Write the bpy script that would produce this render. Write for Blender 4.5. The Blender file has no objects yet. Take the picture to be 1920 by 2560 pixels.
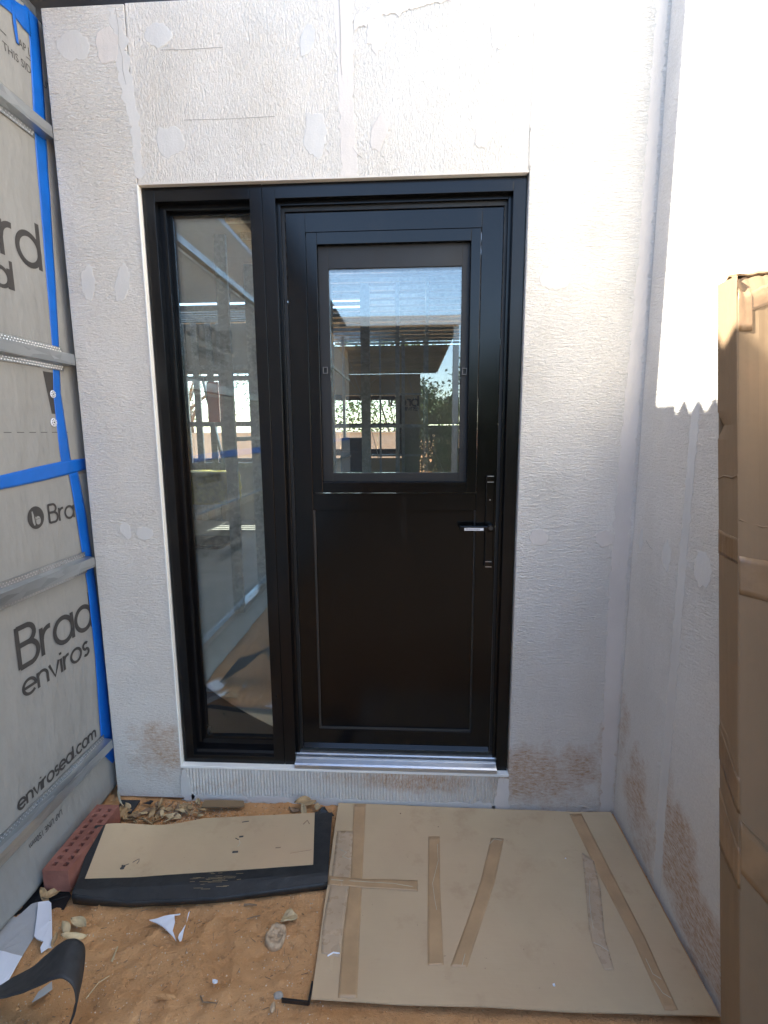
import bpy, bmesh, math, random
import numpy as np
from mathutils import Vector, Matrix, noise
random.seed(7)
S = bpy.context.scene
COL = S.collection

# ------------------------------------------------------------------ camera
F_PX = 1270.104
PITCH, YAW, ROLL = [math.radians(a) for a in (9.01188477, -3.05676862, -0.38672071)]
CAM = Vector((0, -1.8, 1.463))
def _R(p, y, r):
    B = Matrix(((1, 0, 0), (0, 0, -1), (0, 1, 0)))
    Y = Matrix(((math.cos(y), -math.sin(y), 0), (math.sin(y), math.cos(y), 0), (0, 0, 1)))
    P = Matrix(((1, 0, 0), (0, math.cos(p), -math.sin(p)), (0, math.sin(p), math.cos(p))))
    Q = Matrix(((math.cos(r), -math.sin(r), 0), (math.sin(r), math.cos(r), 0), (0, 0, 1)))
    return Q @ P @ B @ Y
RW = _R(PITCH, YAW, ROLL)
cam = bpy.data.cameras.new('camera'); camo = bpy.data.objects.new('camera', cam); COL.objects.link(camo)
flip = Matrix(((1, 0, 0), (0, -1, 0), (0, 0, -1)))
camo.matrix_world = Matrix.Translation(CAM) @ (RW.transposed() @ flip).to_4x4()
cam.sensor_fit = 'HORIZONTAL'; cam.sensor_width = 36; cam.lens = 36 * F_PX / 1920
cam.clip_start = 0.05; cam.clip_end = 2000
S.camera = camo

# ------------------------------------------------------------------ world, sun, exposure
SUN_EL = math.radians(41.5)
SUN_SWING = math.radians(2.6)
w = bpy.data.worlds.new('World'); S.world = w; w.use_nodes = True
nt = w.node_tree; bg = nt.nodes['Background']
sky = nt.nodes.new('ShaderNodeTexSky'); sky.sky_type = 'NISHITA'; sky.sun_disc = False
to_sun = Vector((-math.cos(SUN_EL) * math.cos(SUN_SWING), math.cos(SUN_EL) * math.sin(SUN_SWING), math.sin(SUN_EL)))
sky.sun_elevation = SUN_EL
sky.sun_rotation = math.atan2(to_sun.x, to_sun.y)
sky.air_density = 1.0; sky.dust_density = 1.0; sky.ozone_density = 1.0; sky.altitude = 300
nt.links.new(sky.outputs[0], bg.inputs[0]); bg.inputs[1].default_value = 0.118
sl = bpy.data.lights.new('sun', 'SUN'); sl.energy = 4.1; sl.angle = math.radians(0.5); sl.color = (1, 0.955, 0.87)
so = bpy.data.objects.new('sun', sl); COL.objects.link(so)
so.rotation_euler = to_sun.to_track_quat('Z', 'Y').to_euler()
so.location = to_sun * 20
S.view_settings.view_transform = 'Standard'; S.view_settings.look = 'None'
S.view_settings.gamma = 1; S.view_settings.exposure = 2.85; S.view_settings.use_curve_mapping = False
S.cycles.max_bounces = 10; S.cycles.diffuse_bounces = 6; S.cycles.glossy_bounces = 5
S.cycles.transparent_max_bounces = 16; S.cycles.sample_clamp_indirect = 8
S.cycles.caustics_reflective = False; S.cycles.caustics_refractive = False
S.cycles.use_denoising = True

# ------------------------------------------------------------------ helpers
def U(px, py, ax, val):
    """a point measured in the photograph, on the plane coordinate[ax] = val"""
    d = RW.transposed() @ Vector(((px - 960) / F_PX, (py - 1280) / F_PX, 1))
    t = (val - CAM[ax]) / d[ax]
    return CAM + d * t
WL = {}
def tag(o, label=None, cat=None, group=None, kind=None):
    if label: o['label'] = label
    if cat: o['category'] = cat
    if group: o['group'] = group
    if kind: o['kind'] = kind
    return o
def empty(name, loc, label=None, cat=None, group=None):
    o = bpy.data.objects.new(name, None); COL.objects.link(o); o.location = loc
    o.empty_display_size = .05; WL[o.name] = Vector(loc)
    return tag(o, label, cat, group)
class MB:
    def __init__(s): s.v = []; s.f = []
    def add(s, vs, fs):
        b = len(s.v); s.v += [tuple(v) for v in vs]; s.f += [tuple(i + b for i in f) for f in fs]; return s
    def box(s, x0, x1, y0, y1, z0, z1):
        x0, x1 = sorted((x0, x1)); y0, y1 = sorted((y0, y1)); z0, z1 = sorted((z0, z1))
        return s.add([(x0,y0,z0),(x1,y0,z0),(x1,y1,z0),(x0,y1,z0),(x0,y0,z1),(x1,y0,z1),(x1,y1,z1),(x0,y1,z1)],
            [(0,3,2,1),(4,5,6,7),(0,1,5,4),(1,2,6,5),(2,3,7,6),(3,0,4,7)])
    def prism(s, pts, off):
        """closed polygon pts (3D) extruded by off"""
        n = len(pts); off = Vector(off); a = [Vector(p) for p in pts]; b = [p + off for p in a]
        return s.add(a + b, [tuple(range(n)), tuple(range(2*n-1, n-1, -1))] + [(i, i+n, (i+1) % n + n, (i+1) % n) for i in range(n)])
    def bar(s, p, q, w, h=None, up=(0,0,1)):
        p = Vector(p); q = Vector(q); h = h or w; d = (q-p).normalized(); u = Vector(up)
        if abs(d.dot(u)) > .95: u = Vector((0,1,0))
        r = d.cross(u).normalized(); u = r.cross(d)
        c = [r*w/2+u*h/2, -r*w/2+u*h/2, -r*w/2-u*h/2, r*w/2-u*h/2]
        return s.add([p+k for k in c]+[q+k for k in c], [(0,1,2,3),(7,6,5,4)]+[(i,i+4,(i+1)%4+4,(i+1)%4) for i in range(4)])
    def tube(s, pts, rad, n=8):
        pts = [Vector(p) for p in pts]; rs = rad if isinstance(rad, (list, tuple)) else [rad]*len(pts); b = []
        for i, p in enumerate(pts):
            d = (pts[min(i+1, len(pts)-1)] - pts[max(i-1, 0)]).normalized()
            u = Vector((0,0,1)) if abs(d.z) < .9 else Vector((0,1,0))
            r = d.cross(u).normalized(); u = r.cross(d)
            b += [p + (r*math.cos(2*math.pi*k/n)+u*math.sin(2*math.pi*k/n))*rs[i] for k in range(n)]
        f = [(i*n+k, i*n+(k+1)%n, (i+1)*n+(k+1)%n, (i+1)*n+k) for i in range(len(pts)-1) for k in range(n)]
        f += [tuple(range(n-1,-1,-1)), tuple(range((len(pts)-1)*n, len(pts)*n))]
        return s.add(b, f)
    def grid(s, fn, nu, nv):
        vs = [fn(i/nu, j/nv) for j in range(nv+1) for i in range(nu+1)]
        return s.add(vs, [(j*(nu+1)+i, j*(nu+1)+i+1, (j+1)*(nu+1)+i+1, (j+1)*(nu+1)+i) for j in range(nv) for i in range(nu)])
    def build(s, name, mat, parent=None, bevel=0, smooth=False, solid=0, segs=2):
        me = bpy.data.meshes.new(name); me.from_pydata([tuple(v) for v in s.v], [], s.f)
        me.materials.append(mat)
        bm = bmesh.new(); bm.from_mesh(me); bmesh.ops.recalc_face_normals(bm, faces=bm.faces)
        bm.to_mesh(me); bm.free()
        if smooth:
            me.polygons.foreach_set('use_smooth', [True]*len(me.polygons))
        o = bpy.data.objects.new(name, me); COL.objects.link(o)
        if parent: o.parent = parent; o.location = -WL.get(parent.name, Vector((0,0,0)))
        WL[o.name] = Vector((0,0,0))
        if solid: m = o.modifiers.new('solid', 'SOLIDIFY'); m.thickness = solid; m.offset = 0
        if bevel:
            m = o.modifiers.new('bevel', 'BEVEL'); m.width = bevel; m.segments = segs; m.limit_method = 'ANGLE'
            m.harden_normals = False
        return o
def box(name, mat, parent, *a, bevel=0, **k): return MB().box(*a).build(name, mat, parent, bevel=bevel, **k)

# ------------------------------------------------------------------ materials
class NT:
    def __init__(s, name):
        s.m = bpy.data.materials.new(name); s.m.use_nodes = True; s.t = s.m.node_tree
        s.b = s.t.nodes['Principled BSDF']; s.out = s.t.nodes['Material Output']
        s.geo = s.n('ShaderNodeNewGeometry')
    def n(s, typ, **k):
        x = s.t.nodes.new(typ)
        for a, v in k.items(): setattr(x, a, v)
        return x
    def l(s, a, b): s.t.links.new(a, b)
    def mapping(s, scale=(1,1,1), rot=(0,0,0), loc=(0,0,0)):
        m = s.n('ShaderNodeMapping'); m.inputs['Scale'].default_value = scale; m.inputs['Rotation'].default_value = rot
        m.inputs['Location'].default_value = loc
        s.l(s.geo.outputs['Position'], m.inputs[0]); return m.outputs[0]
    def noise(s, scale, detail=4, rough=.55, vec=None, dist=0):
        x = s.n('ShaderNodeTexNoise'); x.inputs['Scale'].default_value = scale; x.inputs['Detail'].default_value = detail
        x.inputs['Roughness'].default_value = rough; x.inputs['Distortion'].default_value = dist
        s.l(vec if vec else s.geo.outputs['Position'], x.inputs['Vector']); return x.outputs['Fac']
    def ramp(s, fac, stops):
        x = s.n('ShaderNodeValToRGB'); e = x.color_ramp.elements
        while len(e) < len(stops): e.new(.5)
        for i, (p, c) in enumerate(stops):
            e[i].position = p; e[i].color = c if len(c) == 4 else (*c, 1)
        s.l(fac, x.inputs[0]); return x.outputs[0]
    def math(s, op, a, b=None, c=None, clamp=False):
        x = s.n('ShaderNodeMath', operation=op, use_clamp=clamp)
        for i, v in enumerate((a, b, c)):
            if v is None: continue
            if isinstance(v, (int, float)): x.inputs[i].default_value = v
            else: s.l(v, x.inputs[i])
        return x.outputs[0]
    def mix(s, fac, a, b, mode='MIX'):
        x = s.n('ShaderNodeMix', data_type='RGBA', blend_type=mode)
        if isinstance(fac, (int, float)): x.inputs[0].default_value = fac
        else: s.l(fac, x.inputs[0])
        for i, v in ((6, a), (7, b)):
            if isinstance(v, tuple): x.inputs[i].default_value = v if len(v) == 4 else (*v, 1)
            else: s.l(v, x.inputs[i])
        return x.outputs[2]
    def bump(s, h, strength=.5, dist=.01, prev=None):
        x = s.n('ShaderNodeBump'); x.inputs['Strength'].default_value = strength; x.inputs['Distance'].default_value = dist
        s.l(h, x.inputs['Height'])
        if prev: s.l(prev, x.inputs['Normal'])
        return x.outputs[0]
    def sep(s):
        x = s.n('ShaderNodeSeparateXYZ'); s.l(s.geo.outputs['Position'], x.inputs[0]); return x.outputs
    def fin(s, color=None, rough=None, normal=None, metallic=0, spec=None):
        b = s.b.inputs
        if color is not None:
            if isinstance(color, tuple): b['Base Color'].default_value = (*color, 1)
            else: s.l(color, b['Base Color'])
        if rough is not None:
            if isinstance(rough, (int, float)): b['Roughness'].default_value = rough
            else: s.l(rough, b['Roughness'])
        if normal is not None: s.l(normal, b['Normal'])
        b['Metallic'].default_value = metallic
        if spec is not None: b['Specular IOR Level'].default_value = spec
        return s.m

def simple(name, col, rough=.6, metal=0, var=.12, vscale=6, bscale=0, bstr=.2, bdist=.002, spec=None):
    t = NT(name); f = t.noise(vscale, 5)
    d = tuple(c*(1-var) for c in col); l = tuple(min(1, c*(1+var)) for c in col)
    c = t.ramp(f, [(.3, d), (.7, l)])
    r = t.math('MULTIPLY_ADD', t.noise(vscale*3, 3), .25, rough-.12)
    nrm = t.bump(t.noise(bscale, 4), bstr, bdist) if bscale else None
    return t.fin(c, r, nrm, metal, spec)

def plaster(name, vertical=False, side=False, ridge=1.0, base=(.765,.738,.685)):
    """textured off-white base coat; grain runs across (or up) the wall; brown soil splashes near the ground"""
    t = NT(name)
    if side: sc = (60, 52, 190)
    else: sc = (185, 60, 62) if vertical else (58, 60, 190)
    v = t.mapping(sc)
    g1 = t.noise(1.0, 4, .62, v, .7)
    g2 = t.noise(260, 2, .6)
    g3 = t.noise(9, 4, .6)
    amp = t.ramp(t.noise(3.1, 4, .6, t.mapping((1,1,1), loc=(3,9,1))), [(.30, (.55,)*3), (.62, (1,1,1))])
    nz = t.bump(t.math('MULTIPLY', g1, amp), .95*ridge, .0105)
    nz = t.bump(g2, .4, .002, nz)
    nz = t.bump(g3, .35, .01, nz)
    big = t.noise(2.3, 5, .6)
    warm = t.noise(1.4, 3, .5, t.mapping((1,1,1), loc=(7.3, 2.1, 4.4)))
    c = t.ramp(big, [(.3, tuple(x*.93 for x in base)), (.7, tuple(min(1, x*1.06) for x in base))])
    c = t.mix(t.ramp(warm, [(.42, (0,0,0)), (.66, (1,1,1))]), c, t.mix(.5, c, (base[0]*1.02, base[1]*.97, base[2]*.90)))
    fine = t.ramp(t.noise(170, 4, .75), [(.35, (.86,.85,.84)), (.60, (1,1,1))]); c = t.mix(.8, c, fine, 'MULTIPLY')
    smear = t.ramp(t.noise(1.0, 5, .65, t.mapping((3.5, 3.5, 1.3), loc=(5,1,2))), [(.50, (0,0,0)), (.62, (1,1,1))]); c = t.mix(t.math('MULTIPLY', smear, .30), c, (.60,.56,.49))
    # pits
    pit = t.ramp(t.noise(75, 2, .5), [(.70, (0,0,0)), (.76, (1,1,1))])
    c = t.mix(t.math('MULTIPLY', pit, .22), c, (.34,.31,.28))
    # soil splashes: soft areas x broken speckle
    X, Y, Z = t.sep()
    blobs = ([(-.99,.22,.17,.17,1.1), (.02,.115,.34,.07,1.35), (-.3,.12,.16,.05,.8), (.47,.15,.20,.17,1.5), (.64,.19,.14,.12,1.3), (.60,.06,.26,.09,.8), (-.72,.06,.2,.07,.5),(.745,.2,.06,.5,.9)]
             if not side else [(-.17,.22,.13,.20,1.3), (-.25,.12,.14,.14,1.0), (-.45,.22,.14,.20,1.7), (-.56,.12,.2,.15,1.7), (-.36,.32,.07,.16,.9), (-.03,.38,.07,.2,.7), (-.75,.12,.2,.15,1.6)])
    tot = None
    for (a, z, ra, rz, k) in blobs:
        A = Y if side else X
        q = t.math('ADD', t.math('POWER', t.math('MULTIPLY', t.math('SUBTRACT', A, a), 1/ra), 2), t.math('POWER', t.math('MULTIPLY', t.math('SUBTRACT', Z, z), 1/rz), 2))
        m = t.math('MULTIPLY', t.math('SUBTRACT', 1.0, q, clamp=True), k)
        tot = m if tot is None else t.math('MAXIMUM', tot, m)
    sp = t.noise(1.0, 6, .8, t.mapping(tuple(x*.7 for x in sc)))
    soft = t.noise(11, 8, .78)
    lvl = t.math('ADD', t.math('MULTIPLY', tot, .75), t.math('MULTIPLY', t.math('SUBTRACT', soft, .53), 2.6))
    edge = t.ramp(lvl, [(.20, (0,0,0)), (.85, (1,1,1))])
    gate = t.math('MULTIPLY', tot, 5, clamp=True)
    msk = t.math('MULTIPLY', t.math('MULTIPLY', edge, gate), t.ramp(sp, [(.38, (.10,)*3), (.60, (1,1,1))]), clamp=True)
    c = t.mix(t.math('MULTIPLY', msk, .88), c, (.46, .265, .13))
    return t.fin(c, .9, nz, 0, .25)

def filler(name, col=(.625,.61,.575)):
    t = NT(name); f = t.noise(5, 4)
    c = t.ramp(f, [(.3, tuple(x*.94 for x in col)), (.7, tuple(x*1.07 for x in col))])
    nz = t.bump(t.noise(30, 4, .6, t.mapping((1,1,.3))), .5, .0035); nz = t.bump(t.noise(150, 4, .7), .45, .0022, nz)
    return t.fin(c, .85, nz, 0, .25)

M = {}
M['plaster'] = plaster('base_coat_cross_grain')
M['plaster_v'] = plaster('base_coat_upright_grain', vertical=True)
M['plaster_side'] = plaster('base_coat_side_wall', side=True)
M['filler'] = filler('smooth_filler_grey')
M['filler_warm'] = filler('smooth_filler_warm', (.66,.615,.565))
M['bead'] = simple('white_edge_bead', (.86,.85,.80), .7, var=.05, bscale=60, bstr=.3, bdist=.002)
def blackpaint(name, col=(.004,.004,.0045), rough=.22, dust=True):
    t = NT(name)
    n1 = t.noise(3.2, 5, .6); sm = t.noise(1, 5, .65, t.mapping((14, 14, 3)))
    r = t.math('MULTIPLY_ADD', n1, .16, rough-.08)
    c = t.ramp(t.noise(140, 2, .5), [(.70, col), (.78, tuple(min(1, x*2+.004) for x in col))]) if dust else col
    if dust: c = t.mix(t.ramp(sm, [(.58, (0,0,0)), (.80, (.06,)*3)]), c, (.16,.15,.14))
    nz = t.bump(t.noise(6, 2), .04, .004)
    return t.fin(c, r, nz, 0, .34)
M['black'] = blackpaint('black_powder_coat')
M['black_leaf'] = blackpaint('black_door_paint', (.003,.003,.0033), .16)
M['black_matt'] = simple('matt_black_mesh_frame', (.010,.010,.010), .55, var=.1)
M['gasket'] = simple('black_rubber_seal', (.008,.008,.008), .5, var=.1)
M['alu'] = simple('mill_aluminium', (.60,.61,.63), .36, .9, var=.06, vscale=12, bscale=0)
M['alu_edge'] = simple('bare_metal_edge', (.65,.65,.66), .3, .9, var=.05)
def glass():
    t = NT('window_glass'); t.t.nodes.remove(t.b)
    fr = t.n('ShaderNodeFresnel'); fr.inputs[0].default_value = 1.75
    tr = t.n('ShaderNodeBsdfTransparent'); tr.inputs[0].default_value = (.93,.96,.95,1)
    gl = t.n('ShaderNodeBsdfGlossy'); gl.inputs['Roughness'].default_value = 0.0; gl.inputs[0].default_value = (1,1,1,1)
    df = t.n('ShaderNodeBsdfDiffuse'); df.inputs[0].default_value = (.6,.6,.62,1)
    mx = t.n('ShaderNodeMixShader'); t.l(fr.outputs[0], mx.inputs[0]); t.l(tr.outputs[0], mx.inputs[1]); t.l(gl.outputs[0], mx.inputs[2])
    m2 = t.n('ShaderNodeMixShader'); dust = t.math('MULTIPLY', t.noise(5, 5, .6, t.mapping((6,1,1.2))), .028)
    t.l(dust, m2.inputs[0]); t.l(mx.outputs[0], m2.inputs[1]); t.l(df.outputs[0], m2.inputs[2])
    t.l(m2.outputs[0], t.out.inputs[0]); return t.m
M['glass'] = glass()
def galv():
    t = NT('galvanised_steel')
    vo = t.n('ShaderNodeTexVoronoi'); vo.inputs['Scale'].default_value = 45; t.l(t.mapping((1,.25,1)), vo.inputs['Vector'])
    f = t.math('ADD', t.math('MULTIPLY', vo.outputs['Color'], .5), t.math('MULTIPLY', t.noise(4, 4), .5))
    c = t.ramp(f, [(.2, (.34,.36,.37)), (.8, (.60,.63,.64))])
    r = t.math('MULTIPLY_ADD', t.noise(20, 3), .3, .25)
    return t.fin(c, r, None, .92)
M['galv'] = galv()
def wrapmat(name, col=(.265,.268,.258)):
    t = NT(name)
    a = t.noise(2.2, 6, .65); b = t.noise(1, 4, .6, t.mapping((30, 30, 240))); f = t.noise(18, 5, .6)
    c = t.ramp(a, [(.3, tuple(x*.86 for x in col)), (.72, tuple(x*1.10 for x in col))])
    c = t.mix(t.math('MULTIPLY', f, .22), c, (.46,.43,.38))
    nz = t.bump(b, .14, .0015); nz = t.bump(t.noise(3.2, 4, .6, t.mapping((1,1.6,.6))), .6, .03, nz)
    nz = t.bump(t.noise(9, 4, .6, t.mapping((1,2.2,.8), rot=(.6,0,0))), .4, .009, nz)
    return t.fin(c, .62, nz, 0, .35)
M['wrap'] = wrapmat('grey_wall_wrap')
M['wrap2'] = wrapmat('grey_wall_wrap_offcut', (.43,.43,.43))
M['print'] = simple('dark_print', (.045,.042,.04), .6, var=.15)
M['blue'] = simple('blue_tape', (.006,.12,.50), .38, var=.14, vscale=9, bscale=35, bstr=.35, bdist=.002)
M['black_poly'] = simple('black_plastic_sheet', (.012,.012,.013), .38, var=.3, bscale=25, bstr=.5, bdist=.006)
def card(name, col, flute=0, stain=True, grain=1):
    t = NT(name)
    a = t.noise(2.5, 5, .6); f = t.noise(1, 4, .6, t.mapping((4, 240, 240) if flute == 0 else (240, 240, 4)))
    c = t.ramp(a, [(.3, tuple(x*.86 for x in col)), (.7, tuple(x*1.08 for x in col))])
    c = t.mix(t.ramp(t.noise(1.3, 3, .5, t.mapping(loc=(4,4,1))), [(.45, (0,0,0)), (.65, (.6,)*3)]), c, (col[0]*1.08, col[1]*.95, col[2]*.95))
    c = t.mix(t.math('MULTIPLY', f, .25*grain), c, tuple(x*.82 for x in col))
    if stain:
        s_ = t.ramp(t.noise(7, 5, .7), [(.56, (0,0,0)), (.72, (1,1,1))])
        c = t.mix(t.math('MULTIPLY', s_, .30), c, (.30,.17,.09))
        s2 = t.ramp(t.noise(110, 2, .5), [(.74, (0,0,0)), (.78, (1,1,1))]); c = t.mix(t.math('MULTIPLY', s2, .4), c, (.2,.12,.07))
    nz = t.bump(f, .22*grain, .0012); nz = t.bump(t.noise(6, 4), .3, .014, nz)
    return t.fin(c, .8, nz, 0, .3)
M['card'] = card('cardboard_sheet', (.51,.385,.235))
M['card_box'] = card('cardboard_box', (.235,.16,.088), 1, grain=.5)
M['ptape'] = simple('brown_packing_tape', (.43,.275,.145), .36, var=.12, vscale=14, bscale=30, bstr=.5, bdist=.003, spec=.5)
M['ptape_light'] = simple('clear_packing_tape', (.45,.325,.21), .28, var=.1, vscale=14, bscale=30, bstr=.5, bdist=.003)
M['btape'] = simple('black_cloth_tape', (.018,.018,.018), .5, var=.35, vscale=20, bscale=55, bstr=.6, bdist=.003)
M['white'] = simple('white_plastic', (.74,.75,.80), .5, var=.05)
M['creamy'] = simple('cream_scrap', (.50,.47,.36), .6, var=.12)
M['leaf'] = simple('dry_leaf_tan', (.37,.245,.12), .7, var=.3, vscale=40, bscale=90, bstr=.5, bdist=.002)
M['leaf2'] = simple('dry_leaf_pale', (.50,.375,.21), .7, var=.25, vscale=40, bscale=90, bstr=.5, bdist=.002)
M['leaf3'] = simple('dry_leaf_dark', (.22,.14,.08), .7, var=.3, vscale=40)
M['mortar'] = simple('dried_mortar', (.45,.32,.20), .9, var=.25, vscale=60, bscale=70, bstr=.8, bdist=.006)
def sand():
    t = NT('orange_sand')
    a = t.noise(2.0, 6, .6); b = t.noise(22, 5, .7); g = t.noise(330, 3, .7)
    c = t.ramp(a, [(.3, (.52,.25,.095)), (.70, (.76,.435,.205))])
    c = t.mix(t.math('MULTIPLY', b, .5), c, (.40,.21,.095))
    dk = t.ramp(t.noise(48, 4, .7), [(.60, (0,0,0)), (.70, (1,1,1))]); c = t.mix(t.math('MULTIPLY', dk, .42), c, (.14,.08,.045))
    lt = t.ramp(t.noise(210, 2, .5), [(.72, (0,0,0)), (.77, (1,1,1))]); c = t.mix(t.math('MULTIPLY', lt, .7), c, (.80,.66,.48))
    nz = t.bump(g, .7, .003); nz = t.bump(b, .6, .016, nz); nz = t.bump(t.noise(75, 5, .75), .8, .009, nz)
    return t.fin(c, .95, nz, 0, .2)
M['sand'] = sand()
M['slab'] = simple('concrete_slab', (.34,.33,.30), .6, var=.2, vscale=2, bscale=60, bstr=.2, bdist=.002)
def brickm():
    t = NT('red_brick'); c = t.ramp(t.noise(12, 5, .6), [(.3, (.22,.085,.06)), (.7, (.32,.135,.10))])
    c = t.mix(t.ramp(t.noise(34, 4), [(.6, (0,0,0)), (.74, (.45,)*3)]), c, (.42,.22,.14))
    nz = t.bump(t.noise(120, 4, .6), .5, .003); return t.fin(c, .85, nz, 0, .25)
M['brick'] = brickm()
M['tanwrap'] = simple('inner_face_of_wrap', (.52,.43,.31), .8, var=.1)
M['roof'] = simple('dark_roof_sheet', (.05,.05,.052), .5, .2, var=.1)
M['fascia'] = simple('charcoal_fascia', (.028,.028,.030), .5, var=.2)
M['gutter'] = simple('white_gutter', (.75,.75,.72), .4, var=.05)
M['timber'] = simple('weathered_timber', (.36,.29,.19), .75, var=.25, vscale=14, bscale=60, bstr=.4, bdist=.003)
M['yellow'] = simple('yellow_insulation', (.48,.40,.07), .5, var=.35, vscale=12, bscale=20, bstr=.8, bdist=.02)
M['red'] = simple('red_sheet', (.50,.10,.07), .5, var=.1)
M['bluebox'] = simple('dusty_blue_crate', (.06,.11,.16), .6, var=.2)
M['fence'] = simple('tan_fence', (.52,.46,.38), .6, var=.08)
M['bark'] = simple('bark', (.16,.12,.09), .9, var=.3, bscale=30, bstr=.8, bdist=.02)
M['label'] = simple('silver_label', (.82,.83,.85), .35, .1, var=.04)
M['stone'] = simple('grey_stone', (.34,.31,.27), .8, var=.25, vscale=40, bscale=90, bstr=.5, bdist=.002)
M['chips'] = simple('pale_grit', (.60,.48,.34), .8, var=.3, vscale=90)
def foliage(name, c1, c2):
    t = NT(name); c = t.ramp(t.noise(1.7, 4), [(.35, c1), (.65, c2)])
    t.fin(c, .55, None, 0, .3); return t.m
M['leafage'] = foliage('gum_leaves', (.06,.10,.025), (.15,.21,.06))
M['leafage2'] = foliage('dark_leaves', (.035,.06,.018), (.08,.11,.04))

# ================================================================== SETTING: ground
def gz(x, y):
    n = noise.noise(Vector((x*3, y*3, 0)))*.010 + noise.noise(Vector((x*11, y*11, 3)))*.0085 + noise.noise(Vector((x*34, y*34, 5)))*.0048 + noise.noise(Vector((x*85, y*85, 8)))*.0022 - .004*max(0, noise.noise(Vector((x*22, y*22, 11)))-.25)*4
    # low where sheets lie, heaped a little against the brick
    k = 1.0
    if -.30 < x < .80 and -.73 < y < .05: k = .35
    n = n*k - .004
    n += .02*math.exp(-((x+1.05)**2/.02 + (y+.56)**2/.006))
    n += -.012*math.exp(-((x+.87)**2/.004 + (y+.74)**2/.003))
    for (fx, fy, a, d) in ((-.55,-.60,.4,.008),(-.78,-.47,-.3,.006),(-.42,-.46,.9,.006),(-.66,-.80,.1,.007)):
        u = (x-fx)*math.cos(a)+(y-fy)*math.sin(a); v = -(x-fx)*math.sin(a)+(y-fy)*math.cos(a); q = (u/.045)**2+(v/.11)**2
        if q < 2.2: n += -d*max(0, 1-q) + d*.7*math.exp(-((q-1.25)/.3)**2) - (.0012*math.sin(v*230) if q < .8 else 0)
    far = max(abs(x)-6, abs(y)-6, 0)
    return n + noise.noise(Vector((x*.4, y*.4, 1)))*min(.25, far*.03)
def axis(dense0, dense1, step, far, grow=1.16):
    a = list(np.arange(dense0, dense1, step)); s = step; x = dense1
    while x < far: a.append(x); s *= grow; x += s
    a.append(far); s = step; x = dense0 - step; b = []
    while x > -far: b.append(x); s *= grow; x -= s
    b.append(-far); return b[::-1] + a
gx = axis(-1.32, .85, .0085, 600); gy = axis(-.98, .06, .0085, 600)
vs = [(x, y, gz(x, y)) for y in gy for x in gx]; nx = len(gx)
g = MB(); g.v = vs; g.f = [(j*nx+i, j*nx+i+1, (j+1)*nx+i+1, (j+1)*nx+i) for j in range(len(gy)-1) for i in range(nx-1)]
tag(g.build('ground', M['sand'], smooth=True), kind='structure')
tag(box('floor', M['slab'], None, -6, 5, .10, 7.6, .02, .15), kind='structure')

# ================================================================== FRONT WALL
XL, XR = -1.187, .783
OX0, OX1, OZ0, OZ1 = -.912, .377, .154, 2.281
wall = empty('rendered_wall', (-.2, 0, 0), 'off-white textured panel wall around the black door, patched with smooth filler spots', 'wall')
g_ = .0012
box('wall_panel', M['plaster'], wall, XL, OX0-g_, 0, .075, .006, 2.81, bevel=.003)
box('wall_panel', M['plaster_v'], wall, OX0+g_, -.222-g_, 0, .075, OZ1, 2.812, bevel=.003)
box('wall_panel', M['plaster_v'], wall, -.222+g_, OX1-g_, .0006, .075, OZ1, 3.2, bevel=.003)
box('wall_panel', M['plaster'], wall, OX1+g_, XR+.03, 0, .075, -.02, 3.2, bevel=.003)
# ribbed sill panel
def ribs(u, v):
    x = OX0+.002 + u*(OX1-OX0-.004); z = -.03 + v*(.143+.03)
    r = .0022*math.sin(2*math.pi*x/.0125) * (1-.5*abs(noise.noise(Vector((x*9, z*9, 0)))))
    if z < .02: r *= .3
    return (x, -.001 + r + .0012*noise.noise(Vector((x*40, z*40, 2))), z)
sp_ = MB().grid(ribs, 900, 14); o = sp_.build('sill_panel', M['plaster_v'], wall, smooth=True)
box('sill_core', M['plaster'], wall, OX0+.002, OX1-.002, .004, .075, -.03, .142)
# reveals / edge beads of the opening
box('edge_bead', M['bead'], wall, OX0-.004, OX1+.002, -.0035, .07, .1425, .1535, bevel=.0015)
box('edge_bead', M['bead'], wall, OX0-.0035, OX0+.0015, -.003, .019, .1545, OZ1, bevel=.001)
box('edge_bead', M['filler_warm'], wall, OX0, OX1, -.0015, .019, OZ1-.0015, OZ1+.003, bevel=.001)

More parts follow.
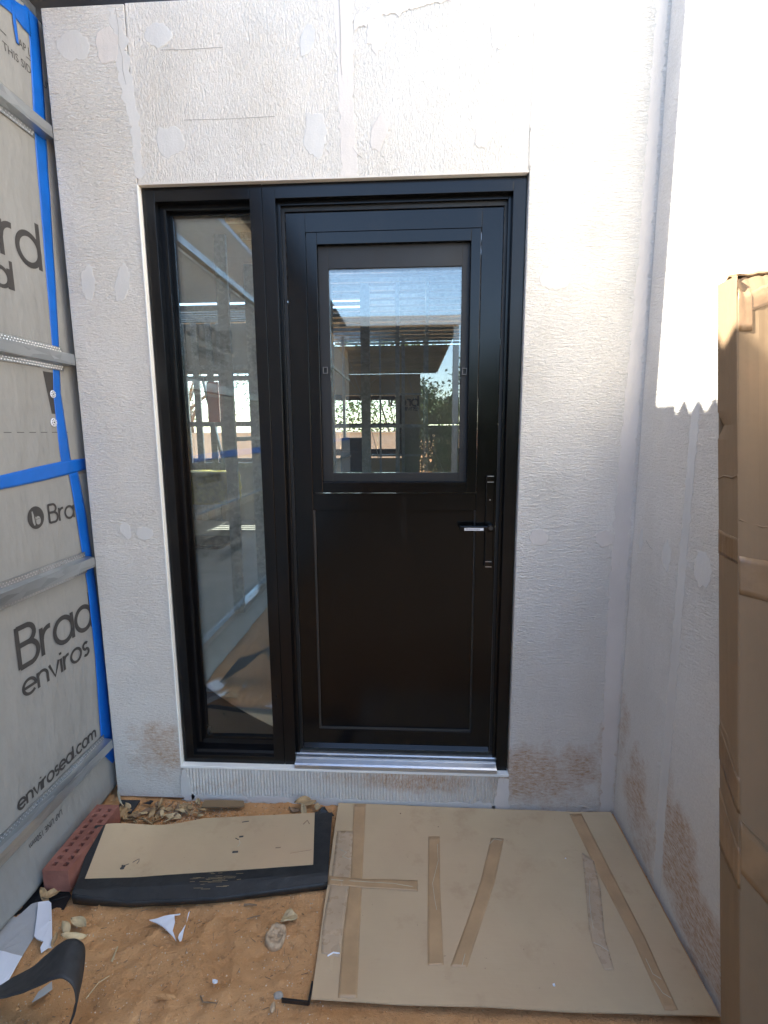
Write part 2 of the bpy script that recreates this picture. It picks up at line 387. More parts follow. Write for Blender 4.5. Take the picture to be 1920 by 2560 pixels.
def blob(cx, cz, rx, rz, seed, n=44, jag=.22, tilt=0):
    pts = []
    for k in range(n):
        a = 2*math.pi*k/n
        r = 1 + jag*noise.noise(Vector((math.cos(a)*1.7+seed*5, math.sin(a)*1.7, seed))) + jag*.8*noise.noise(Vector((math.cos(a)*4+seed, math.sin(a)*4, 3))) + jag*.35*noise.noise(Vector((math.cos(a)*14+seed, math.sin(a)*14, 3)))
        x, z = rx*r*math.cos(a), rz*r*math.sin(a)
        pts.append((cx + x*math.cos(tilt)-z*math.sin(tilt), cz + x*math.sin(tilt)+z*math.cos(tilt)))
    return pts
def patch_mesh(pts, plane, val, th=.00025):
    """low smooth mound with a feathered rim on a wall plane"""
    cx = sum(p[0] for p in pts)/len(pts); cz = sum(p[1] for p in pts)/len(pts); n = len(pts)
    def P(a, z, t): return (a, val-t, z) if plane == 1 else (val-t, a, z)
    vs = [P(a, z, -.0003) for a, z in pts]
    vs += [P(cx+(a-cx)*.97, cz+(z-cz)*.97, th) for a, z in pts]
    vs += [P(cx+(a-cx)*.5, cz+(z-cz)*.5, th) for a, z in pts] + [P(cx, cz, th)]
    f = []
    for r in (0, 1): f += [(r*n+i, r*n+(i+1) % n, (r+1)*n+(i+1) % n, (r+1)*n+i) for i in range(n)]
    f += [(2*n+i, 2*n+(i+1) % n, 3*n) for i in range(n)]
    return MB().add(vs, f)
k_ = 1.1573
def fp(dx, dy): p = U(dx*k_, dy*k_, 1, 0); return p.x, p.z
spots = [(160,100,36,26,0),(232,98,24,34,1),(341,77,26,22,0),(366,305,30,30,0),(815,72,19,34,1),(1080,62,18,36,1),(818,288,17,32,1),(680,292,24,40,0),(1047,285,17,28,1),
         (190,610,15,36,0),(264,612,15,38,0),(664,88,14,28,0),(312,1152,20,16,0),(272,1146,13,20,0),(1165,1160,21,19,1),(1306,1163,20,18,1),(1200,600,30,26,1)]
for i, (dx, dy, rx, rz, wm) in enumerate(spots):
    x, z = fp(dx, dy); s_ = 1.1573*1.8/1300; dummy = 0
    o = patch_mesh(blob(x, z, rx*s_, rz*s_, i, tilt=random.uniform(-.3, .3)), 1, -.0004-.00003*i).build('filler_patch', M['filler_warm' if wm else 'filler'], wall)
def strip(path, plane, val, mat, name, parent, jag=.004, th=.00025, seed=0, step=.008):
    """path: (a, z, half width) — a ragged-edged skim strip"""
    L = []; 
    for (a0, z0, w0), (a1, z1, w1) in zip(path, path[1:]):
        n = max(2, int(math.hypot(a1-a0, z1-z0)/step))
        for i in range(n):
            t = i/n; L.append((a0+(a1-a0)*t, z0+(z1-z0)*t, w0+(w1-w0)*t))
    L.append(path[-1]); vs = []; f = []
    def P(a, z, t): return (a, val-t, z) if plane == 1 else (val-t, a, z)
    horiz = abs(path[0][0]-path[-1][0]) > abs(path[0][1]-path[-1][1])
    for i, (a, z, hw) in enumerate(L):
        j0 = jag*(1.5*noise.noise(Vector((i*.3, seed, 0))) + .9*noise.noise(Vector((i*1.3, seed, 4)))); j1 = jag*(1.5*noise.noise(Vector((i*.3, seed, 9))) + .9*noise.noise(Vector((i*1.3, seed, 14))))
        for q, t in ((-hw-.001+j0, -.0003), (-hw+j0, th), (0, th), (hw+j1, th), (hw+.001+j1, -.0003)):
            vs.append(P(a, z+q, t) if horiz else P(a+q, z, t))
    for i in range(len(L)-1):
        for k in range(4): f.append((i*5+k, i*5+k+1, (i+1)*5+k+1, (i+1)*5+k))
    return MB().add(vs, f).build(name, mat, parent)
F_, FW = M['filler'], M['filler_warm']
strip([(-.955,2.80,.012),(-.935,2.72,.02),(-.93,2.62,.022),(-.905,2.45,.016),(-.905,2.30,.012)], 1, 0, F_, 'joint_filler', wall, jag=.009, seed=1)
strip([(-.215,2.80,.03),(-.21,2.66,.026),(-.208,2.5,.022),(-.205,2.40,.024),(-.2,2.285,.028)], 1, -.0004, FW, 'joint_filler', wall, jag=.006, seed=2)
strip([(-.18,2.715,.014),(-.12,2.75,.018),(.0,2.775,.022),(.12,2.79,.014)], 1, -.001, FW, 'joint_filler', wall, jag=.01, seed=3)
strip([(.383,2.90,.010),(.385,2.6,.012),(.386,2.30,.010)], 1, 0, FW, 'joint_filler', wall, jag=.004, seed=4)
strip([(-.905,.135,.012),(-.90,.07,.018),(-.895,.0,.03)], 1, -.003, F_, 'joint_filler', wall, jag=.012, seed=5)
strip([(.36,.137,.018),(.357,.08,.024),(.352,-.01,.03)], 1, -.003, FW, 'joint_filler', wall, jag=.006, seed=6)
strip([(-.88,.012,.012),(-.5,.014,.013),(-.15,.012,.012),(.1,.010,.014),(.33,.012,.016)], 1, -.003, F_, 'joint_filler', wall, jag=.012, seed=7)
strip([(.757,3.1,.016),(.755,2.0,.018),(.745,1.4,.026),(.742,.9,.03),(.75,.4,.028),(.755,.0,.022)], 1, 0, FW, 'joint_filler', wall, jag=.007, seed=8)
# scored levelling ticks and hairline cracks: shallow ridges
def crack(pts, plane, val, wd=.0012):
    m = MB(); prev = None
    for a, b in zip(pts, pts[1:]):
        A = (a[0], val-.0002, a[1]) if plane == 1 else (val-.0002, a[0], a[1]); B = (b[0], val-.0002, b[1]) if plane == 1 else (val-.0002, b[0], b[1])
        m.bar(A, B, wd, .0012)
    return m
M['crack'] = simple('crack_grey', (.40,.38,.35), .9)
for z, l in ((2.562,.03),(2.456,.035),(2.425,.02),(1.765,.025),(1.725,.04),(1.68,.02),(1.06,.03),(1.005,.035)):
    crack([(XL+.004, z), (XL+.004+l*.5, z+random.uniform(-.002,.002)), (XL+.004+l, z+random.uniform(-.003,.003))], 1, 0).build('score_mark', M['crack'], wall)
for pts in ([(-.94,2.80),(-.935,2.74),(-.94,2.70),(-.93,2.66),(-.932,2.62),(-.925,2.58)], [(-.225,2.82),(-.222,2.7),(-.224,2.62),(-.22,2.58)], [(-.80,2.675),(-.72,2.672),(-.6,2.674)], [(-.74,2.47),(-.6,2.468),(-.44,2.47)],[(.378,2.8),(.376,2.62),(.378,2.5),(.374,2.4),(.377,2.285)],[(-.19,2.37),(-.175,2.35),(-.16,2.34)]):
    crack(pts, 1, -.0012 if pts[0][0] > -.23 and pts[0][0] < -.21 else 0, .0016).build('hairline_crack', M['crack'], wall)

# fascia, plus an unseen panel added to shade the side wall's corner strip
fas = empty('fascia_and_sun_block', (-.2, .05, 3.2), 'dark metal fascia above the textured wall, with an added unseen panel blocking sun', 'wall')
box('fascia', M['fascia'], fas, -1.6, -.225, .045, .12, 2.8, 3.22)
box('sun_block_panel', M['plaster'], fas, -1.5, 1.4, .001, .12, 3.225, 5.3)

# ================================================================== RIGHT WALL
rw = empty('side_wall', (XR, -.6, 0), 'white textured side wall right of the door, sunlit above a jagged shadow and soil-stained below', 'wall')
box('wall_panel', M['plaster_side'], rw, XR, XR+.075, -.330, -.0005, -.02, 4.6, bevel=.002)
box('wall_panel', M['plaster_side'], rw, XR+.0006, XR+.075, -1.35, -.332, -.02, 4.6, bevel=.002)
strip([(-.333,3.2,.022),(-.33,1.6,.020),(-.332,1.2,.019),(-.336,.75,.021),(-.335,.3,.024),(-.35,-.01,.02)], 0, XR, F_, 'joint_filler', rw, jag=.007, seed=21)
for i, (dx, dy, ry, rz) in enumerate([(1440,1202,.026,.045),(1518,1232,.040,.05),(1385,1165,.014,.04)]):
    p = U(dx*k_, dy*k_, 0, XR); patch_mesh(blob(p.y, p.z, ry, rz, 40+i), 0, XR).build('filler_patch', F_, rw)
crack([(-.10,1.098),(-.13,1.083),(-.15,1.08)], 0, XR).build('hairline_crack', M['crack'], rw)

# ================================================================== SIDELIGHT
YF = .020
sl_ = empty('sidelight_window', (-.70, YF, .154), 'tall narrow black-framed glass sidelight left of the door', 'window')
BK = M['black']
box('frame_stile', BK, sl_, -.908, -.868, YF, .13, .154, 2.2805, bevel=.0012)
box('frame_stile', BK, sl_, -.542, -.5005, YF, .13, .154, 2.2805, bevel=.0012)
box('frame_head', BK, sl_, -.868, -.542, YF, .13, 2.2355, 2.2805, bevel=.0012)
# sill: stepped and sloping
pro = [(YF,.154),(YF,.186),(.034,.190),(.040,.199),(.072,.206),(.076,.222),(.13,.222),(.13,.154)]
MB().prism([(-.868, y, z) for y, z in pro], (.326,0,0)).build('frame_sill', BK, sl_, bevel=.0008)
# inner glazing beads, two steps
for (a, y0, y1) in ((.022, .052, .076), (.034, .077, .087)):
    x0, x1, z0, z1 = -.868, -.542, .222, 2.2355; k = .5 if a > .03 else .55
    box('glazing_bead', BK, sl_, x0, x0+a, y0, y1, z0, z1, bevel=.0008)
    box('glazing_bead', BK, sl_, x1-a*.35, x1, y0, y1, z0, z1, bevel=.0008)
    box('glazing_bead', BK, sl_, x0+a, x1-a*.35, y0, y1, z1-a*.7, z1, bevel=.0008)
    if a > .03: box('glazing_bead', BK, sl_, x0+a, x1-a*.35, y0, y1, z0, z0+.012, bevel=.0008)
box('glass_pane', M['glass'], sl_, -.845, -.552, .088, .092, .225, 2.222)
box('glass_pane', M['glass'], sl_, -.845, -.552, .102, .106, .225, 2.222)
box('glazing_clip', M['alu_edge'], sl_, -.842, -.834, .084, .088, .236, .252)

# ================================================================== ENTRY DOOR
door = empty('entry_door', (-.06, YF, .154), 'black half-glazed entry door with lever handle in a black frame', 'door')
box('door_jamb', BK, door, -.4992, -.4555, YF, .13, .154, 2.2795, bevel=.0012)
box('door_jamb', BK, door, .333, .375, YF, .13, .154, 2.2795, bevel=.0012)
box('door_head', BK, door, -.4555, .333, YF, .13, 2.2345, 2.2795, bevel=.0012)
box('door_stop', BK, door, -.4555, -.444, .045, .060, .19, 2.2345, bevel=.0008)
box('door_stop', BK, door, .322, .333, .045, .060, .19, 2.2345, bevel=.0008)
box('door_stop', BK, door, -.444, .322, .045, .060, 2.222, 2.2345, bevel=.0008)
box('door_seal', M['gasket'], door, -.444, -.434, .058, .064, .2, 2.222)
box('door_seal', M['gasket'], door, -.434, .312, .058, .1295, 2.2075, 2.222)  # deep block added to stop light leaking in above the leaf
box('door_seal', M['gasket'], door, .312, .322, .058, .064, .2, 2.222)
# threshold
pro = [(-.004,.155),(-.004,.170),(.004,.1745),(.006,.1715),(.026,.1785),(.028,.184),(.044,.186),(.046,.190),(.060,.192),(.06,.155)]
MB().prism([(-.4555, y, z) for y, z in pro], (.7885,0,0)).build('threshold', M['alu'], door, bevel=.0006)
# leaf
M['latch'] = simple('grey_latch', (.10,.10,.10), .4)
LY = .066
BL = M['black_leaf']
leaf = MB()
x0, x1, z0, z1 = -.434, .312, .205, 2.206
lf = MB().box(x0, -.366, LY, LY+.042, z0, z1).build('door_leaf', BL, door, bevel=.001)
box('stile', BL, lf, .2395, x1, LY, LY+.042, z0, z1, bevel=.001)
box('top_rail', BL, lf, -.366, .2395, LY, LY+.042, 2.143, z1, bevel=.001)
box('bottom_rail', BL, lf, -.366, .2395, LY, LY+.042, z0, .283, bevel=.001)
box('middle_rail', BL, lf, -.366, .2395, LY+.003, LY+.042, 1.172, 1.2365, bevel=.001)
# hinged sash in the top half
box('sash_frame', BL, lf, -.3635, -.3265, LY-.004, LY+.03, 1.2395, 2.1405, bevel=.0012)
box('sash_frame', BL, lf, .2035, .237, LY-.004, LY+.03, 1.2395, 2.1405, bevel=.0012)
box('sash_frame', BL, lf, -.3265, .2035, LY-.004, LY+.03, 2.1015, 2.1405, bevel=.0012)
box('sash_frame', BL, lf, -.3265, .2035, LY-.004, LY+.03, 1.2395, 1.2795, bevel=.0012)
BM_ = M['black_matt']
box('glazing_frame', BM_, lf, -.3265, -.290, LY+.014, LY+.036, 1.2795, 2.1015, bevel=.001)
box('glazing_frame', BM_, lf, .176, .2035, LY+.014, LY+.036, 1.2795, 2.1015, bevel=.001)
box('glazing_frame', BM_, lf, -.290, .176, LY+.014, LY+.036, 2.027, 2.1015, bevel=.001)
box('glazing_frame', BM_, lf, -.290, .176, LY+.014, LY+.036, 1.2795, 1.311, bevel=.001)
box('glass_pane', M['glass'], lf, -.2895, .1755, LY+.020, LY+.024, 1.3115, 2.0265)
box('glass_pane', M['glass'], lf, -.2895, .1755, LY+.034, LY+.038, 1.3115, 2.0265)
for x, z in ((-.318, 1.682), (.181, 1.672)):
    c = MB(); c.box(x, x+.018, LY+.008, LY+.014, z-.012, z-.009).box(x, x+.018, LY+.008, LY+.014, z+.009, z+.012).box(x, x+.003, LY+.008, LY+.014, z-.009, z+.009).box(x+.015, x+.018, LY+.008, LY+.014, z-.009, z+.009)
    c.build('sash_latch', M['latch'], lf, bevel=.0006)
# bead edge lines + lower boarded panel
M['edgeline'] = simple('lighter_black_edge', (.035,.034,.033), .35, var=.1)  # plain black, a little lighter than the leaf paint
box('panel_bead', M['edgeline'], lf, -.3655, -.3595, LY+.002, LY+.018, .2835, 1.1715, bevel=.0008)
box('panel_bead', M['edgeline'], lf, .2345, .239, LY+.004, LY+.018, .2835, 1.1715, bevel=.0008)
box('panel_bead', M['edgeline'], lf, -.3595, .2345, LY+.002, LY+.018, .2835, .2895, bevel=.0008)
box('lower_panel', BL, lf, -.3594, .2344, LY+.011, LY+.03, .2896, 1.1714)
# weather drip strip at the foot
MB().prism([(-.430, y, z) for y, z in [(LY-.012,.206),(LY-.014,.209),(LY-.001,.2235),(LY-.001,.206)]], (.738,0,0)).build('weather_bar', BL, lf, bevel=.0006)
# handle: long back plate, end caps, lever, cylinder, sticker
hb = MB().box(.273,.304,LY-.012,LY-.0005,.985,1.280)  .build('handle', BL, door, bevel=.003)
for z0_, z1_ in ((1.2815,1.302),(.962,.9835)):
    box('end_cap', BL, hb, .2722,.3048,LY-.0135,LY-.0005,z0_,z1_, bevel=.003)
for z_ in (1.3005,1.2795,.983,.963):
    box('bright_line', M['alu_edge'], hb, .277,.300,LY-.0146,LY-.0128,z_-.0012,z_+.0008)
cy = MB().tube([(.2885,LY-.006,1.115),(.2885,LY-.036,1.115),(.2885,LY-.044,1.115)], [.0155,.0155,.012], 20); cy.build('spindle_rose', BL, hb, bevel=.001, smooth=False)
MB().tube([(.2885,LY-.043,1.115),(.2885,LY-.048,1.115)], [.0075,.0072], 16).build('lock_cylinder', M['edgeline'], hb)
lv = MB().box(.182,.290,LY-.043,LY-.030,1.1035,1.1215); lv.build('lever', BL, hb, bevel=.003)
box('lever_return', BL, hb, .178,.1865,LY-.0435,LY-.016,1.1040,1.1210, bevel=.002)
box('sticker', M['label'], hb, .1945,.263,LY-.0442,LY-.0431,1.1058,1.1152)
st = MB(); random.seed(3); x = .198
for i in range(24):
    wd_ = random.uniform(.001,.0022); st.box(x, x+wd_, LY-.0447, LY-.0443, 1.1088, 1.1088+(.004 if i > 3 else .005)); x += wd_+.0006
    if x > .258: break
st.build('sticker_print', simple('grey_print', (.35,.35,.36), .5), hb)
MB().tube([(.2885,LY-.0115,1.214),(.2885,LY-.0135,1.214)], [.0028,.0024], 10).build('fixing_screw', M['alu_edge'], hb)
random.seed(11)

# ================================================================== LEFT WRAPPED WALL
WX = -1.222
def wf(y, z):
    x = WX + .0025*noise.noise(Vector((y*3, z*2.2, 0))) + .0012*noise.noise(Vector((y*9, z*7, 4)))
    if z < .2: x += (.2-z)**1.5*.35*(1+.5*noise.noise(Vector((y*6, 0, 2)))) * min(1, max(0, -y+.12)*2.2)
    return x
lw = empty('wrapped_wall', (WX, -.5, 0), 'grey building-wrap wall at left with printed lettering, blue tape and four steel battens', 'wall')
def yrange(u): return .07 - (u**2.6)*8.3
def sheet(z0, z1, off, nv, name):
    def fn(u, v):
        y = yrange(u); z = z0 + v*(z1-z0)
        if v == 0: z += .006*noise.noise(Vector((y*5, z0, 1)))
        return (wf(y, z)+off, y, z)
    return MB().grid(fn, 140, nv).build(name, M['wrap'], lw, smooth=True, solid=.0008)
sheet(1.318, 2.80, .0016, 120, 'upper_wrap_sheet')
sheet(.022, 1.33, 0, 110, 'lower_wrap_sheet')
# stud backing and bottom track
box('bottom_track', M['galv'], lw, WX-.09, WX-.012, -8.2, .06, .0, .035)
for y in (0.02, -.58, -1.18, -1.78, -2.38, -2.98, -3.58):
    box('stud', M['galv'], lw, WX-.09, WX-.012, y-.018, y+.018, .036, 2.80)
box('top_plate', M['galv'], lw, WX-.09, WX-.012, -8.2, .06, 2.805, 2.845)
box('lining_board', M['fascia'], lw, WX-.11, WX-.095, -8.2, .06, .0, 3.3)
def surf(y, z, lift): return (wf(y, z)+lift, y, z)
def band(pts, name, mat, lift=.0032, n=30, parent=lw):
    """pts: list of (yL, zL, yR, zR) along the strip"""
    def fn(u, v):
        t = v*(len(pts)-1); i = min(int(t), len(pts)-2); q = t-i; a, b = pts[i], pts[i+1]
        L = [a[k]+(b[k]-a[k])*q for k in range(4)]
        y = L[0]+(L[2]-L[0])*u; z = L[1]+(L[3]-L[1])*u
        return surf(y, z, lift + .0009*noise.noise(Vector((y*40, z*14, 7))))
    return MB().grid(fn, 6, n*(len(pts)-1)).build(name, mat, parent, smooth=True, solid=.0006)
B_ = M['blue']
band([(-.03,2.80,.03,2.80),(-.022,2.70,.03,2.70),(-.045,2.46,.012,2.46),(-.058,1.97,-.014,1.97),(-.068,1.72,-.036,1.72),(-.086,1.60,-.047,1.60),(-.085,1.44,-.034,1.44),(-.082,1.335,-.03,1.335)], 'blue_tape', B_, n=10)
band([(.055,1.372,.055,1.33),(-.07,1.368,-.07,1.318),(-.20,1.357,-.20,1.308),(-.36,1.341,-.36,1.300),(-.6,1.335,-.6,1.297),(-1.4,1.345,-1.4,1.30),(-8.1,1.35,-8.1,1.30)], 'blue_tape', B_, lift=.0045, n=8)
band([(-.052,1.33,.0,1.33),(-.032,1.15,.024,1.15),(-.012,.9,.04,.9),(-.01,.6,.045,.6),(-.022,.29,.05,.29),(-.018,.20,.05,.20),(.03,.13,.06,.13)], 'blue_tape', B_, lift=.0040, n=10)
band([(-.015,2.80,-.015,2.72),(-.05,2.785,-.05,2.72),(-.085,2.775,-.085,2.73),(-.2,2.77,-.2,2.71),(-.5,2.77,-.5,2.71)], 'blue_tape', B_, lift=.0050, n=5)
band([(-.094,2.765,-.082,2.765),(-.094,2.70,-.080,2.70),(-.088,2.655,-.078,2.655)], 'blue_tape', B_, lift=.0062, n=6)
# battens
def hat(zc, y1, y2, flange_end):
    prof = [(0, -.040),(0, -.0215),(.030, -.0185),(.030, .0185),(0, .0215),(0, .040)]
    t = .0011
    def prism(pr, ya, yb, m):
        P = [(WX+.007+a, ya, zc+b) for a, b in pr] + [(WX+.007+a-(t if abs(b) > .03 or abs(b) < .019 else .001), ya, zc+b*(.93 if abs(b) < .022 else 1)) for a, b in reversed(pr)]
        m.prism(P, (0, yb-ya, 0))
    m = MB(); prism(prof, y1, flange_end, m)
    prism(prof[1:5], flange_end, y2, m)
    b = m.build('batten', M['galv'], lw)
    d = MB(); y = flange_end-.006
    while y > -.95:
        for s_ in (-1, 1):
            for k, q in ((.0265, 0), (.0345, .006)):
                z = zc+s_*k; yy = y-q; r = .0021; X = WX+.0072
                d.add([(X,yy-r,z-r),(X,yy+r,z-r),(X,yy+r,z+r),(X,yy-r,z+r),(X+.0018,yy,z)], [(0,1,4),(1,2,4),(2,3,4),(3,0,4)])
        y -= .0125
    tag(d.build('dimples', M['alu_edge'], b), kind='stuff')
for zc, fe in ((2.447, -.05), (1.719, -.025), (.987, -.01), (.243, -.008)): hat(zc, -8.15, -.004, fe)
# washers
def washer(y, z, r, tilt=1):
    m = MB(); n = 24; X = wf(y, z)
    m.tube([(X+.0045, y, z), (X+.0066, y, z)], [r, r*.93], n)
    o = m.build('plastic_washer', M['white'], lw)
    s_ = MB()
    for k in range(8):
        a = k*math.pi/4+.2; s_.bar((X+.0067, y+math.cos(a)*r*.45, z+math.sin(a)*r*.45), (X+.0067, y+math.cos(a)*r*.8, z+math.sin(a)*r*.8), .0028, .0006, up=(1,0,0))
    s_.tube([(X+.0066, y, z), (X+.0078, y, z)], r*.22, 10)
    s_.build('washer_slots', M['print'], o)
washer(-.101, 1.501, .0145); washer(-.090, 1.596, .013)

# --- lettering drawn with round-nibbed strokes
def arc(cx, cy, r, a0, a1, n=22, ry=None):
    ry = ry or r
    return [(cx+r*math.cos(math.radians(a0+(a1-a0)*i/n)), cy+ry*math.sin(math.radians(a0+(a1-a0)*i/n))) for i in range(n+1)]
G = {
 'a': (1.22, [arc(.5,.5,.5,0,360,32), [(1,1.04),(1,-.04)]]),
 'b': (1.22, [arc(.5,.5,.5,0,360,32), [(0,1.5),(0,-.04)]]),
 'd': (1.22, [arc(.5,.5,.5,0,360,32), [(1,1.5),(1,-.04)]]),
 'o': (1.20, [arc(.5,.5,.5,0,360,32)]),
 'e': (1.18, [arc(.5,.5,.5,0,318,28), [(0.02,.5),(1.06,.5)]]),
 'c': (1.10, [arc(.5,.5,.5,42,318,26)]),
 'r': (.68, [[(0,1.04),(0,-.04)], [(0,.55)]+arc(.42,.58,.40,175,80,10)]),
 'n': (1.02, [[(0,1.04),(0,-.04)], arc(.40,.58,.40,175,0,16)+[(.80,-.04)]]),
 'm': (1.60, [[(0,1.04),(0,-.04)], arc(.34,.62,.34,175,0,14)+[(.68,-.04)], arc(1.02,.62,.34,175,0,14)+[(1.36,-.04)]]),
 'v': (1.02, [[(-.03,1.03),(.40,0),(.83,1.03)]]),
 'i': (.28, [[(0,1.0),(0,-.04)], [(0,1.30),(0,1.47)]]),
 'l': (.28, [[(0,1.5),(0,-.04)]]),
 'f': (.62, [arc(.45,1.18,.30,100,180,8)+[(.15,-.04)], [(-.08,.95),(.48,.95)]]),
 's': (.82, [arc(.32,.74,.26,40,265,14)+arc(.32,.25,.27,85,-140,14)]),
 '.': (.35, [[(.05,.0),(.05,.14)]]),
 'B': (1.12, [[(0,1.5),(0,-.04)], [(0,1.44),(.45,1.44)]+arc(.45,1.12,.34,80,-80,10,.32)+[(0,.80)], [(0,.80),(.48,.80)]+arc(.48,.39,.42,80,-80,12,.40)+[(0,.0)]]),
 ' ': (.6, []),
}
def ribbon(m, line, hw, P, lift):
    n = len(line); L = []
    for i, p in enumerate(line):
        a = Vector(line[max(i-1,0)]); b = Vector(line[min(i+1,n-1)]); d = (b-a)
        if (Vector(line[0])-Vector(line[-1])).length < 1e-4 and i in (0, n-1): d = Vector(line[1])-Vector(line[-2])
        d.normalize(); L.append((Vector(p), Vector((-d.y, d.x))))
    vs = []
    for p, q in L: vs += [P(*(p+q*hw), lift), P(*(p-q*hw), lift)]
    m.add(vs, [(2*i, 2*i+1, 2*i+3, 2*i+2) for i in range(n-1)])
def write(text, y0, z0, xh, hw=.095, name='printed_lettering', width=None, rot=0, slant=0, sx=1, hook=None, skip=0, parent=lw, mat=None, mapf=None):
    """y0 = left end of text, or right end when hook='r'"""
    tot = sum(G[c][0] for c in text)*xh*sx
    if hook == 'r': y0 = y0 - tot
    m = MB(); cx = 0; k = 0
    for ch in text:
        adv, lines = G[ch]
        for ln in lines:
            k += 1
            def P(a, b, lift, cx=cx):
                u = (cx+a)*xh*sx; v = b*xh + slant*(cx+a)*xh
                if mapf: return mapf(y0+u, z0+v, lift)
                return surf(y0+u, z0+v, lift)
            ribbon(m, ln, hw, P, .0024+.00025*(k % 4))
        cx += adv
    return m.build(name, mat or M['print'], parent)
write('Brad', -.366, .737, .088, .095, sx=1.02)
write('enviros', -.366, .640, .048, .105, sx=1.13)
write('enviroseal.com', -.442, .300, .031, .13, sx=.98)
write('Bradford', .012-.070, 1.998, .094, .095, sx=1.02, hook='r')
write('enviroseal', -.196, 1.900, .055, .105, sx=1.12, hook='r')
write('Bra', -.168, 1.165, .042, .095, sx=1.05)
for yb in (-1.55, -2.75):      # the same print repeats along the sheet
    write('Bradford', yb, 1.998, .094, .095); write('enviroseal', yb+.16, 1.900, .055, .105)
    write('Bradford', yb, .737, .088, .095); write('enviroseal', yb, .640, .048, .105)
write('Bradford', -1.2, 1.165, .042, .095)
# round emblem beside the small print
m = MB(); Yc, Zc, R_ = -.229, 1.193, .037
n = 40
m.add([surf(Yc, Zc, .0024)]+[surf(Yc+R_*math.cos(2*math.pi*i/n), Zc+R_*math.sin(2*math.pi*i/n), .0024) for i in range(n)], [(0, i+1, (i+1) % n+1) for i in range(n)])
em = m.build('printed_emblem', M['print'], lw)
m = MB()
def PE(a, b, lift): return surf(Yc+a, Zc+b, lift)
m.add([PE(-.017,.022,.0031),PE(-.013,.023,.0031),PE(-.009,.010,.0031),PE(-.006,-.024,.0031),PE(-.012,-.024,.0031),PE(-.017,-.012,.0031)], [(0,1,2,3,4,5)])
m.add([PE(-.004,.004,.0031)]+[PE(.008+.012*math.cos(t), -.010+.014*math.sin(t), .0031) for t in np.linspace(2.2, -2.6, 12)]+[PE(-.003,-.022,.0031)], [tuple(range(14))])
m.build('emblem_cutout', M['wrap'], em)
ribs_ = MB(); ribbon(ribs_, [(-.001,.001),(-.002,-.022)], .0007, PE, .0035); ribbon(ribs_, [(-.002,-.006),(.019,-.004)], .0006, PE, .0036); ribs_.build('emblem_lines', M['print'], em)
# dashed line, tall printed wedge
d = MB(); y = -.03
while y > -.9:
    d.add([surf(y, 1.4665, .0025), surf(y-.030, 1.4665, .0025), surf(y-.030, 1.4685, .0025), surf(y, 1.4685, .0025)], [(0,1,2,3)]); y -= .052
d.build('printed_dashes', M['print'], lw)
MB().add([surf(-.125,1.668,.0025), surf(-.075,1.668,.0025), surf(-.085,1.53,.0025), surf(-.103,1.53,.0025)], [(0,1,2,3)]).build('printed_wedge', M['print'], lw)
# small block capitals (ordinary outlines)
def caps(text, y, z, size, rot, parent=lw, name='printed_lettering', sx=1):
    cu = bpy.data.curves.new(name, 'FONT'); cu.body = text; cu.size = size; cu.resolution_u = 2
    t = bpy.data.objects.new(name, cu); COL.objects.link(t)
    me = bpy.data.meshes.new_from_object(t); bpy.data.objects.remove(t); bpy.data.curves.remove(cu)
    c, s_ = math.cos(rot), math.sin(rot)
    for v in me.vertices:
        a, b = v.co.x*sx, v.co.y; v.co = surf(y + a*c-b*s_, z + a*s_+b*c, .0028)
    me.materials.clear(); me.materials.append(M['print'])
    o = bpy.data.objects.new(name, me); COL.objects.link(o); o.parent = parent; o.location = -WL[parent.name]; return o
caps('LAP LINE 150mm', -.270, .168, .030, math.pi, sx=.72)
caps('LAP LINE', -.088, 2.655, .034, 0, sx=.8)
caps('THIS SIDE OUT', -.145, 2.600, .034, 0, sx=.9)
MB().add([surf(-.045,2.645,.0026), surf(-.012,2.645,.0026), surf(-.012,2.642,.0026), surf(-.045,2.642,.0026)], [(0,1,2,3)]).build('printed_dash', M['print'], lw)
MB().add([surf(-.16,2.650,.0026), surf(-.125,2.650,.0026), surf(-.125,2.647,.0026), surf(-.16,2.647,.0026)], [(0,1,2,3)]).build('printed_dash', M['print'], lw)

# roof over the left wing: corrugated sheet whose saw-tooth end throws the shadow on the side wall
rf = empty('corrugated_roof', (-2.5, -1, 3.16), 'dark corrugated roof edge above the wrapped wall at top left', 'roof')
PITCH_C = .074
EX, EZ = -1.045, 3.150
def cz_(y):
    t = (y/PITCH_C) % 1.0
    tri = 1-abs(2*t-1)
    k = (math.floor(y/PITCH_C)*1.7) % 1.0
    return (tri-.5)*(.036+.014*k)
m = MB(); ys = [ -9.2 + i*PITCH_C/8 for i in range(int(9.1/PITCH_C*8)+1)]
ys = [y for y in ys if y > -8.6]
ys = [y for y in ys if y < -.125]
vs = []
for x, dz in ((EX, 0), (-3.6, .45)):
    for y in ys: vs.append((x, y, EZ+dz+cz_(y)))
n = len(ys); m.add(vs, [(i, i+1, n+i+1, n+i) for i in range(n-1)])
m.build('corrugated_sheet', M['roof'], rf, solid=.003)
m = MB(); m.prism([(EX+.004, -.135, EZ-.014), (EX+.004, .6, EZ-.012), (-3.6, .6, EZ+.44), (-3.6, -.135, EZ+.44)], (0,0,.02)); m.build('barge_flashing', M['roof'], rf)
for y in (-.1,-.7,-1.3,-1.9,-2.5,-3.7,-4.9,-6.1,-7.3,-8.4): MB().bar((-1.10,y,3.09),(-3.2,y,3.46), .045, .09).build('rafter', M['timber'], rf)
box('eave_beam', M['timber'], rf, -1.31, -1.255, -8.4, .5, 2.86, 3.02)

